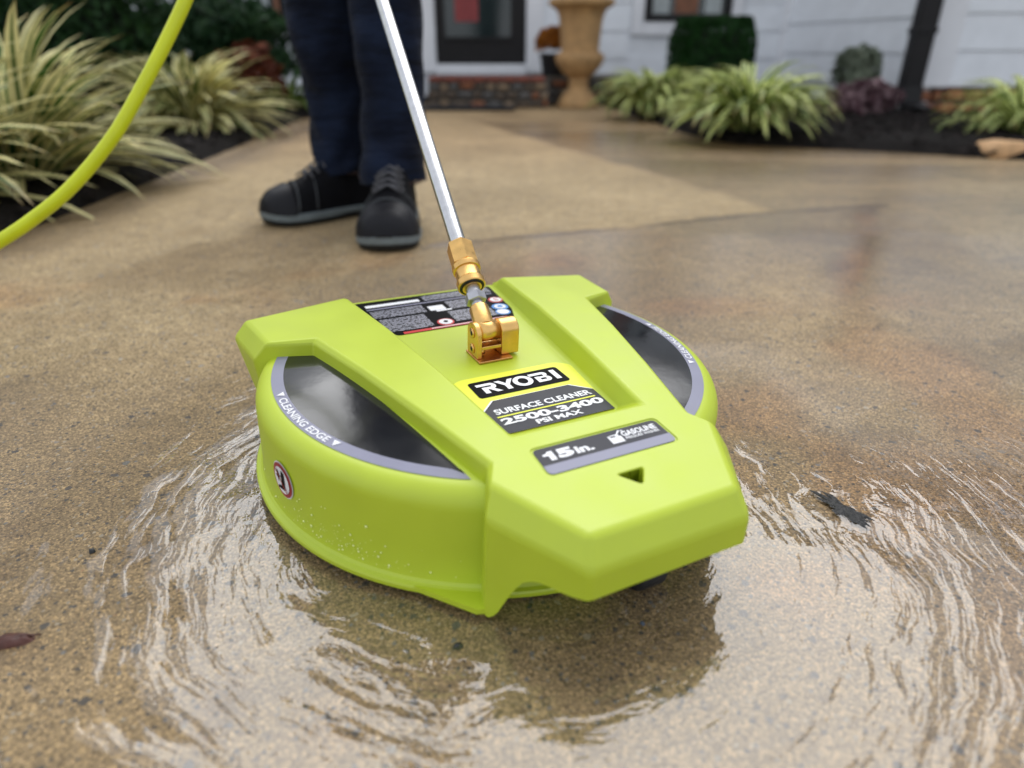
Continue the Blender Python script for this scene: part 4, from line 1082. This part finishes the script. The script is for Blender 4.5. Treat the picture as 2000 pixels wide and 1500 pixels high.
# decals on the round housing
def decal(sg):
    a0, a1 = R(-60.9), R(23.3); Rd, Ri = .185, .1754
    D1, D2 = Vector((.1403, .0745)), Vector((.0902, -.1612))
    def arc(r, n=40): return [(sg * r * math.cos(a0 + (a1 - a0) * i / n), r * math.sin(a0 + (a1 - a0) * i / n)) for i in range(n + 1)]
    z1 = ZD + .0006
    def clip(P):
        # keep the part outside the chord D2 -> D1
        return [(x_, y_) for x_, y_ in P]
    a0i = math.atan2(-.1497, .0926)
    inner = [(sg * Ri * math.cos(a0i + (a1 - a0i) * i / 40), Ri * math.sin(a0i + (a1 - a0i) * i / 40)) for i in range(41)]
    zz = lambda x_, y_, k=1: zdisc(math.hypot(x_, y_)) + .0005 * k
    outer = [(sg * D2.x, D2.y)] + arc(Rd)[1:]
    def ruled(A, B, m, name, material):
        vs_ = []
        for j in range(m + 1):
            for p, q in zip(A, B):
                x_, y_ = p[0] + (q[0] - p[0]) * j / m, p[1] + (q[1] - p[1]) * j / m; vs_.append((x_, y_, zz(x_, y_)))
        n = len(A); fs = [(j * n + i, j * n + i + 1, (j + 1) * n + i + 1, (j + 1) * n + i) for j in range(m) for i in range(n - 1)]
        if sg > 0: fs = [t[::-1] for t in fs]
        return ob(name, me(name, vs_, fs, True), material, cleaner)
    gr = ruled(outer, inner, 2, 'decal_rim', GREYP)
    chord = [(sg * (D2.x + (D1.x - D2.x) * i / 40), D2.y + (D1.y - D2.y) * i / 40) for i in range(41)]
    chord[0] = inner[0]
    bk = ruled(inner, chord, 12, 'decal', BLACKP)
    # CLEANING EDGE on the rim, read from outside
    t0, t1 = (R(-24.5), R(-.5)) if sg > 0 else (R(182.0), R(206.0))
    def mp(u, v): a = t0 + u * (t1 - t0); r_ = .1833 - v * .0062; return (r_ * math.cos(a), r_ * math.sin(a), zdisc(r_) + .0009)
    ob('lettering', text_mesh('CLEANING EDGE', 0, 1, 0, 1, bold=.022, mapf=mp), WHITEP, gr)
    for ac in (t0 - R(2.2), t1 + R(2.2)):
        tri = [(.1775, -R(1.1)), (.1775, R(1.1)), (.1832, 0)]
        ob('arrow_mark', me('arrow_mark', [(r_ * math.cos(ac + da), r_ * math.sin(ac + da), zdisc(r_) + .0009) for r_, da in tri], [(0, 2, 1)]), WHITEP, gr)
    return bk
decal(1); decal(-1)

# main label on the recess floor
ZL = .0925
def flat(name, pts, k, m, parent=cleaner, z=ZL): return ob(name, poly_mesh(pts, z + .0003 * k, name), m, parent)
lab = flat('main_label', round_rect([(-.0485, -.1252), (.0475, -.1252), (.0535, -.0750), (.0565, -.0425), (.046, -.0335), (-.046, -.0335), (-.0565, -.0425), (-.0535, -.0750)], [.007, .002, .004, .004, .006, .006, .004, .004]), 1, YELP)
def lp(name, pts, k, m): return flat(name, pts, k, m, lab)
lp('name_plate', round_rect([(-.0414, -.0691), (.0416, -.0691), (.0416, -.0422), (-.0414, -.0422)], .0035), 2, INKP)
lp('white_border', [(-.0490, -.0890), (-.0355, -.0755), (.0355, -.0755), (.0495, -.0890), (.0487, -.0915), (-.0483, -.0915)], 2, WHITEP)
lp('black_border', [(-.0484, -.0905), (-.0340, -.0764), (.0340, -.0764), (.0489, -.0905), (.0487, -.0915), (-.0483, -.0915)], 3, INKP)
lp('grey_panel', round_rect([(-.0481, -.1248), (.0472, -.1248), (.0492, -.0912), (.0330, -.0771), (-.0330, -.0771), (-.0487, -.0912)], [.007, .001, 0, 0, 0, 0]), 4, DGREYP)
lp('rule', [(-.0425, -.1026), (.0438, -.1026), (.0438, -.1009), (-.0425, -.1009)], 5, YELP)
def lt(s, x0, x1, y0, y1, k=5, bold=.02, m=WHITEP, par=None, zf=None): return ob('lettering', text_mesh(s, x0, x1, y0, y1, ZL + .0003 * k, zf, bold), m, par or lab)
lt('SURFACE CLEANER', -.0412, .0440, -.0982, -.0905, bold=.03)
lt('2500-3400', -.0425, .0460, -.1135, -.1045, bold=.04)
lt('PSI MAX', -.0185, .0212, -.1218, -.1155, bold=.035)
def logo():
    x0, x1, y0, y1 = -.0368, .0368, -.0638, -.0476
    W, H = x1 - x0, y1 - y0
    polys = []
    def stroke(pts): polys.append(pts)
    t = .235                                  # stroke thickness in letter height
    def bowl(cx, cy, rx, ry, a, b, th, tv, n=12):
        o_ = [(cx + rx * math.cos(q), cy + ry * math.sin(q)) for q in np.linspace(a, b, n)]
        i_ = [(cx + (rx - th) * math.cos(q), cy + (ry - tv) * math.sin(q)) for q in np.linspace(b, a, n)]
        return o_ + i_
    tw = t * H / W                            # same thickness across
    # R: top bar running out to the left, bowl, leg and short stem
    stroke([(.0, 1), (0, 1 - t), (.16, 1 - t), (.16, 1)])
    stroke(bowl(.16, .69, .065, .31, math.pi / 2, -math.pi / 2, tw * 1.1, t))
    stroke([(.045, .38), (.045, .38 + t), (.16, .38 + t), (.16, .38)])
    stroke([(.045, 0), (.045, .62), (.045 + tw * 1.15, .62), (.045 + tw * 1.15, 0)])
    stroke([(.115, .42), (.175, .42), (.248, 0), (.182, 0)])
    # Y
    stroke([(.225, 1), (.292, 1), (.365, .48), (.318, .40)]); stroke([(.395, 1), (.458, 1), (.372, .42), (.318, .46)]); stroke([(.312, 0), (.312, .5), (.312 + tw * 1.2, .5), (.312 + tw * 1.2, 0)])
    # O
    stroke(bowl(.545, .5, .118, .54, 0, 2 * math.pi, tw * 1.15, t, 40))
    # B: top bar running left, two bowls, short stem
    stroke([(.655, 1), (.655, 1 - t), (.82, 1 - t), (.82, 1)])
    stroke(bowl(.82, .755, .055, .245, math.pi / 2, -math.pi / 2, tw * 1.1, t * .95)); stroke(bowl(.825, .28, .06, .28, math.pi / 2, -math.pi / 2, tw * 1.1, t * .95))
    stroke([(.70, .40), (.70, .40 + t * .75), (.825, .40 + t * .75), (.825, .40)]); stroke([(.70, 0), (.70, t * .95), (.825, t * .95), (.825, 0)])
    stroke([(.70, 0), (.70, .60), (.70 + tw * 1.1, .60), (.70 + tw * 1.1, 0)])
    # I
    stroke([(.93, 0), (.93, 1), (.93 + tw * 1.25, 1), (.93 + tw * 1.25, 0)])
    vs_, fs = [], []
    for k, p in enumerate(polys):
        b0 = len(vs_); vs_ += [(x0 + a * W, y0 + b * H, ZL + .0009 + .00002 * k) for a, b in p]
        m = len(p)
        if m > 8:
            h_ = m // 2
            for i in range(h_ - 1): fs.append((b0 + i, b0 + i + 1, b0 + m - 2 - i, b0 + m - 1 - i))
        else: fs.append(tuple(range(b0, b0 + m)))
    bm = bmesh.new(); m_ = me('lettering', vs_, fs); bm.from_mesh(m_); 
    for q in bm.faces:
        q.normal_update()
        if q.normal.z < 0: q.normal_flip()
    return bm_mesh(bm, 'lettering')
ob('lettering', logo(), WHITEP, lab)

# pocket label on the nose
zp = lambda x_, y_: zn(x_, y_) - .0011
pk = ob('pocket_label', poly_mesh(round_rect([(-.0504, -.1924), (.0506, -.1924), (.0500, -.1664), (-.0498, -.1664)], .0042), zf=lambda a, b: zp(a, b) + .0003, name='pocket_label'), DGREYP, cleaner)
ob('grey_band', poly_mesh(round_rect([(-.0504, -.1924), (.0506, -.1924), (.0505, -.1836), (-.0503, -.1836)], [.0042, .0042, 0, 0]), zf=lambda a, b: zp(a, b) + .0006, name='grey_band'), GREYP, pk)
z6 = lambda a, b: zp(a, b) + .0006
lt('5', -.0355, -.0235, -.1802, -.1712, bold=.06, par=pk, zf=z6)
ob('lettering', poly_mesh([(-.0418, -.1802), (-.0376, -.1802), (-.0376, -.1712), (-.0410, -.1712), (-.0425, -.1728), (-.0455, -.1734), (-.0455, -.1752), (-.0418, -.1752)], zf=z6, name='lettering'), WHITEP, pk)
lt('in.', -.0220, -.0085, -.1802, -.1732, bold=.04, par=pk, zf=z6)
lt('GASOLINE', .0175, .0460, -.1757, -.1702, bold=.035, par=pk, zf=z6)
lt('PRESSURE WASHER', .0180, .0462, -.1790, -.1765, bold=.02, par=pk, zf=z6)
def quads(name, qs, k=2):
    vs_, fs = [], []
    for q in qs:
        fs.append(tuple(range(len(vs_), len(vs_) + len(q)))); vs_ += [(a_, b_, zp(a_, b_) + .0003 * k + .00002 * len(fs)) for a_, b_ in q]
    return me(name, vs_, fs)
ob('fuel_can_mark', quads('fuel_can_mark', [[(.0060, -.1803), (.0160, -.1803), (.0160, -.1741), (.0060, -.1741)], [(.0060, -.1741), (.0076, -.1741), (.0076, -.1722), (.0060, -.1722)], [(.0080, -.1727), (.0125, -.1727), (.0125, -.1718), (.0080, -.1718)],
   [(.0118, -.1741), (.0146, -.1741), (.0146, -.1718), (.0118, -.1718)], [(.0132, -.1719), (.0146, -.1719), (.0182, -.1690), (.0172, -.1681)], [(.0176, -.1686), (.0200, -.1690), (.0204, -.1700), (.0196, -.1702)]]), WHITEP, pk)
ob('handle_slot', poly_mesh([(.0092, -.1741), (.0120, -.1741), (.0120, -.1735), (.0092, -.1735)], zf=lambda a, b: zp(a, b) + .0009, name='handle_slot'), INKP, pk)

# warning label at the rear of the recess
wl_ = flat('warning_label', round_rect([(-.061, .0736), (.062, .0736), (.0705, .0960), (.0775, .1680), (-.0775, .1680), (-.0705, .0960)], [.004, .004, .004, .004, .003, .004]), 1, INKP)
def wp(name, x0, x1, y0, y1, m, k=2): return flat(name, [(x0, y0), (x1, y0), (x1, y1), (x0, y1)], k, m, wl_)
wp('white_bar', -.0690, -.0110, .1505, .1575, WHITEP); wp('grey_rule', -.0700, .070, .1435, .1465, GREYP)
wp('red_bar', -.0540, .0560, .0742, .0790, REDP); wp('white_bar', -.026, .052, .0752, .0780, mat('pink_type', (.75, .45, .45), .4), 3)
wp('fine_print', -.0665, -.020, .0830, .1160, TINY); wp('fine_print', -.0690, -.014, .1200, .1400, TINY)
wp('fine_print', .004, .050, .0850, .1120, TINY); wp('fine_print', .012, .052, .1180, .1400, TINY); wp('fine_print', -.006, .072, .1500, .1640, TINY)
wp('white_bar', -.010, .007, .1205, .1330, WHITEP); wp('white_bar', -.005, .012, .1165, .1200, WHITEP)
def disc(name, x_, y_, r_, m, k, n=24): return flat(name, [(x_ + r_ * math.cos(2 * math.pi * i / n), y_ + r_ * math.sin(2 * math.pi * i / n)) for i in range(n)], k, m, wl_)
disc('red_ring', -.0075, .0865, .0085, REDP, 4); disc('pictogram', -.0075, .0865, .0068, WHITEP, 5); disc('pictogram', -.0075, .0865, .0022, INKP, 6)
disc('red_ring', .0655, .1250, .0080, REDP, 2); disc('pictogram', .0655, .1250, .0062, WHITEP, 3); wp('bar_mark', .0640, .0650, .1215, .1285, REDP, 4); wp('bar_mark', .0665, .0675, .1215, .1285, REDP, 4)
disc('blue_disc', .0610, .1050, .0088, BLUEP, 2); disc('pictogram', .0610, .1050, .0062, WHITEP, 3); disc('pictogram', .0610, .1050, .0030, BLUEP, 4)
disc('blue_disc', .0575, .0905, .0080, BLUEP, 2); disc('pictogram', .0575, .0905, .0064, WHITEP, 3)

# round prohibition sticker on the side wall
def wallmap(u, v, k):
    """u along the wall, v up, in metres from the sticker centre"""
    th = R(195.3) + u / .2000; r_ = .2000 + .0004 * k
    return (r_ * math.cos(th), r_ * math.sin(th), .0505 + v)
def ws(name, pts, k, m, parent): return ob(name, me(name, [wallmap(u, v, k) for u, v in pts], [tuple(range(len(pts)))]), m, parent)
circ = lambda r_, n=32: [(r_ * math.cos(2 * math.pi * i / n), r_ * 1.0 * math.sin(2 * math.pi * i / n)) for i in range(n)]
stk = ws('warning_sticker', circ(.0152), 1, WHITEP, cleaner)
ws('red_ring', circ(.0142), 2, DREDP, stk); ws('white_disc', circ(.0112), 3, WHITEP, stk)
ws('boot_mark', [(.0010, .0095), (.0055, .0085), (.0048, -.0030), (.0050, -.0070), (-.0055, -.0085), (-.0050, -.0058), (.0000, -.0048), (.0004, .0)], 4, INKP, stk)
ws('spray_mark', [(-.0075, .0060), (-.0050, .0072), (-.0030, .0035), (-.0010, .0030), (-.0035, .0012), (-.0040, -.0035), (-.0058, .0005), (-.0082, .0020), (-.0058, .0030)], 4, INKP, stk)
ws('bar_mark', [(-.0090, .0082), (-.0080, .0092), (.0090, -.0082), (.0080, -.0092)], 5, DREDP, stk)

# water drops on the lower wall
def drops():
    r_ = random.Random(5); vs_, fs = [], []
    for i in range(150):
        th = R(r_.gauss(212, 11)); z = .018 + abs(r_.gauss(0, .012)) + .0; s_ = r_.choice([.0003, .0003, .0004, .0005, .0008]) * r_.uniform(.8, 1.5)
        nn = Vector((math.cos(th), math.sin(th), 0)); c = nn * .2003 + Vector((0, 0, z)); t = Vector((-nn.y, nn.x, 0)); b0 = len(vs_)
        for ring, (rr, hh) in enumerate(((1, 0), (.7, .55), (0, .75))):
            for k in range(6):
                q = 2 * math.pi * k / 6
                vs_.append(c + (t * math.cos(q) + Vector((0, 0, 1)) * math.sin(q)) * s_ * rr + nn * s_ * hh)
        for ring in range(2):
            for k in range(6): fs.append((b0 + ring * 6 + k, b0 + ring * 6 + (k + 1) % 6, b0 + ring * 6 + 6 + (k + 1) % 6, b0 + ring * 6 + 6 + k))
    return me('water_drops', vs_, fs, True)
dm, dn, dl, db = nodes('water_drop'); db.inputs['Base Color'].default_value = (.74, .82, .28, 1); db.inputs['Roughness'].default_value = .05
kind(ob('water_drops', drops(), dm, cleaner), 'stuff')

# brass swivel
swv = ob('swivel_fitting', None, None, cleaner, (0, 0, ZL))
def sp(name, m, material, parent=swv, bv=0, seg=3):
    o = ob(name, m, material, parent)
    if bv: bevel(o, bv, seg, 30)
    return o
bp = sp('base_plate', box_mesh(-.0165, .0160, -.0132, .0165, .0002, .0022), BRONZE, bv=.0006)
AX = .0232; AY = .0040                     # pin axis height and depth
def cheek(x0, x1, name, topr=.0095):
    """side plate with a half-round top"""
    pts = [(-.0068, .0022), (.0150, .0022), (.0150, AX)]
    pts += [(AY + .0100 * math.cos(q) * 1.08, AX + .0095 * math.sin(q)) for q in np.linspace(.05, math.pi - .05, 14)]
    pts += [(-.0068, AX)]
    n = len(pts); vs_ = [(x0, y_, z_) for y_, z_ in pts] + [(x1, y_, z_) for y_, z_ in pts]
    fs = [tuple(range(n)), tuple(range(2 * n - 1, n - 1, -1))] + [(k, n + k, n + (k + 1) % n, (k + 1) % n) for k in range(n)]
    bm = bmesh.new(); m_ = me(name, vs_, fs); bm.from_mesh(m_); bmesh.ops.recalc_face_normals(bm, faces=bm.faces[:]); return bm_mesh(bm, name)
sp('cheek', cheek(-.0158, -.0112, 'cheek'), BRASS, bv=.0008)
blk = sp('block', cheek(.0078, .0250, 'block'), BRASS, bv=.0030, seg=4)
sp('pin', tube([(-.0110, AY, AX), (.0076, AY, AX)], .0088, 28, 'pin'), BRASS); 
sp('web', box_mesh(-.0111, .0077, -.0062, .0140, .0098, .0128), BRASS, bv=.0005)
sp('back_wall', box_mesh(-.0111, .0077, .0060, .0140, .0023, .0097), BRASS)
sp('lower_pin', tube([(-.0111, .001, .0062), (-.0060, .001, .0062)], .0030, 16, 'lower_pin'), BRASS)
for zz, yy in ((AX, AY), (.0085, .0040)):
    sp('bolt', tube([(-.0166, yy, zz), (-.0159, yy, zz)], .0046, 20, 'bolt'), BRASS)
    sp('socket_shade', tube([(-.01675, yy, zz), (-.0166, yy, zz)], .0023, 6, 'socket_shade'), HOLE_SHADE)  # solid dark hex on the bolt head, the hole's shade put into its colour

# world-space wand axis
M_dev = Matrix.Translation(DEV) @ Euler((.0313, .0218, R(27.098))).to_matrix().to_4x4()
S0 = M_dev @ Vector((-.0030, AY, ZL + AX)); E0 = Vector((-.154, .905, .389))
axd = (E0 - S0).normalized()
Minv = M_dev.inverted()
def loc_axis(t): return Minv @ (S0 + axd * t)
def ax_tube(t0, t1, r0, r1=None, n=28, name='tube', flat_=False):
    m_ = tube([S0 + axd * t0, S0 + axd * t1], [r0, r0 if r1 is None else r1], n, name, smooth=not flat_)
    return m_
def dev_part(name, t_r, material, n=28, flat_=False, parent=None):
    """turned part along the wand axis, in cleaner coordinates"""
    m_ = tube([loc_axis(t) - Vector((0, 0, ZL)) for t, _ in t_r], [r_ for _, r_ in t_r], n, name, smooth=True)
    o = ob(name, m_, material, parent or swv); sm(o, 30); return o
dev_part('stem', [(.004, .0088), (.006, .0090), (.024, .0088), (.0255, .0080)], BRASS)
dev_part('nipple', [(.0256, .0056), (.0305, .0056)], ZINC)
hn = dev_part('hex_nut', [(.0306, .0088), (.0312, .0096), (.0385, .0096), (.0391, .0088)], ZINC, 6, True)
dev_part('nipple', [(.0392, .0066), (.0520, .0062)], ZINC)

wand = thing('spray_wand', 'steel spray wand with brass coupler rising from the cleaner to the person', 'wand', S0 + axd * .05)
WO = S0 + axd * .05
def wpart(name, t_r, material, n=32, parent=wand, ang=30, cap=True):
    m_ = tube([S0 + axd * t - WO for t, _ in t_r], [r_ for _, r_ in t_r], n, name, cap=cap)
    o = ob(name, m_, material, parent); sm(o, ang); return o
cp = wpart('coupler', [(.0500, .0100), (.0480, .0112), (.0480, .0125), (.0490, .0131), (.0540, .0131), (.0550, .0122), (.0562, .0116), (.0660, .0116), (.0664, .0129), (.0672, .0132), (.0715, .0132), (.0725, .0124), (.0730, .0110)], BRASS)
wpart('hex', [(.0728, .0108), (.0732, .0122), (.0735, .0127), (.0960, .0127), (.0972, .0120), (.0976, .0108)], BRASS, 6, cp, 25)
wpart('seal_ring', [(.0478, .0098), (.0474, .0104), (.0474, .0112), (.0478, .0116)], RUBBER, 28, cp)
wpart('inner_sleeve', [(.0490, .0090), (.0468, .0090), (.0468, .0075), (.0490, .0070)], BRASS, 28, cp)
GRIP = 1.02
wpart('tube', [(.0950, .0076), (GRIP - .08, .0076)], STEEL, 32)
wpart('grip', [(GRIP - .09, .014), (GRIP - .085, .017), (GRIP + .12, .017), (GRIP + .13, .012)], RUBBER, 20)
hand(S0 + axd * (GRIP - .04), axd, person, 1); hand(S0 + axd * (GRIP + .06), axd, person, -1)

# hose hanging from the wand grip, down past the frame's left edge to the ground
HOSE = mat('lime_hose', (.62, .70, .010), .4, var=.05, vscale=30)
gp = S0 + axd * (GRIP + .13)
def crv(P, n=10):
    P = [Vector(p) for p in P]; P = [P[0] * 2 - P[1]] + P + [P[-1] * 2 - P[-2]]; out = []
    for i in range(1, len(P) - 2):
        for k in range(n):
            t = k / n; a, b, c, d = P[i - 1:i + 3]
            out.append(.5 * ((2 * b) + (c - a) * t + (2 * a - 5 * b + 4 * c - d) * t * t + (3 * b - a - 3 * c + d) * t ** 3))
    out.append(P[-2]); return out
hs_pts = crv([gp, gp + Vector((-.03, .0, .03)), (-.36, 1.14, .75), (-.362, 1.02, .53), (-.389, .962, .425), (-.403, .945, .391), (-.427, .923, .346), (-.455, .899, .298), (-.493, .87, .24), (-.544, .842, .185), (-.594, .824, .148), (-.645, .809, .118), (-.74, .78, .065), (-.88, .74, .022), (-1.1, .62, .014), (-1.3, .3, .014), (-1.25, -.3, .014), (-.9, -.9, .014)])
hose = thing('pressure_hose', 'bright lime hose looping down across the left side', 'hose', (-.5, .86, 0))
ob('tube', tube([p - Vector((-.5, .86, 0)) for p in hs_pts], .0079, 16, 'tube'), HOSE, hose)
ob('ferrule', tube([p - Vector((-.5, .86, 0)) for p in hs_pts[:4]], .0125, 14, 'ferrule'), ZINC, hose)

# ------------------------------------------------------------------ small things on the concrete
def flake(pts, h, z0=.0024, seed=1):
    r_ = random.Random(seed); n = len(pts); cx = sum(p[0] for p in pts) / n; cy = sum(p[1] for p in pts) / n
    vs_ = [(x_ - cx, y_ - cy, 0) for x_, y_ in pts] + [((x_ - cx) * .7, (y_ - cy) * .7, h * r_.uniform(.7, 1.2)) for x_, y_ in pts] + [(0, 0, h * 1.1)]
    fs = [(k, (k + 1) % n, n + (k + 1) % n, n + k) for k in range(n)] + [(n + k, n + (k + 1) % n, 2 * n) for k in range(n)]
    return me('flake', vs_, fs, True), (cx, cy, z0)
def ragged(cx, cy, L, W, ang, n, seed, rough=.35):
    r_ = random.Random(seed); P = []
    for i in range(n):
        q = 2 * math.pi * i / n; k = 1 + r_.uniform(-rough, rough)
        x_, y_ = L * k * math.cos(q), W * k * math.sin(q); P.append((cx + x_ * math.cos(ang) - y_ * math.sin(ang), cy + x_ * math.sin(ang) + y_ * math.cos(ang)))
    return P
TAR = mat('black_tar', (.008, .008, .008), .35, var=.3, vscale=200, bump=1, bscale=350, bdist=.003)
m_, l_ = flake(ragged(.270, .436, .025, .0080, R(-60), 44, 4, .42), .0012)
tag(ob('tar_spot', m_, TAR, None, l_), 'ragged black tar spot on the wet concrete right of the nose', 'tar spot')
LEAFM = mat('brown_leaf', (.075, .022, .014), .45, var=.35, vscale=120, bump=.6, bscale=200, bdist=.002)
lf = thing('fallen_leaf', 'curled dark brown leaf lying on the concrete at the left edge', 'leaf', (-.318, .303, .0))
m_, l_ = flake(ragged(0, 0, .0145, .0058, R(14), 22, 9, .08), .004, 0); ob('leaf_blade', m_, LEAFM, lf)
ob('midrib', tube([(-.018, -.005, .001), (-.009, -.002, .0038), (.007, .002, .004), (.017, .005, .0015)], .0006, 5, 'midrib'), LEAFM, lf)
PEB = [mat('black_pebble', (.012, .014, .016), .4), mat('blue_grey_pebble', (.10, .13, .18), .5), mat('pale_pebble', (.5, .47, .4), .5), mat('rust_pebble', (.34, .13, .05), .5)]
pebs = [(-.034, .299, .0034, 0, 'black pebble on the concrete in front of the green leg'), (-.105, .378, .0030, 0, 'dark pebble just off the green skirt'), (-.314, .388, .0032, 0, 'dark stone among the sparkling sand left of the ripples'),
        (.012, .333, .0024, 0, 'small black pebble under the nose arch'), (.085, .318, .0020, 1, 'blue-grey pebble in front of the caster')]
for k, (x_, y_, s_, mi_, lb) in enumerate(pebs):
    m_, l_ = flake(ragged(x_, y_, s_, s_ * .7, k * 1.3, 10, k + 20, .2), s_ * .7, .0005)
    tag(ob('pebble', m_, PEB[mi_], None, l_), lb, 'pebble', 'pebbles on the concrete')
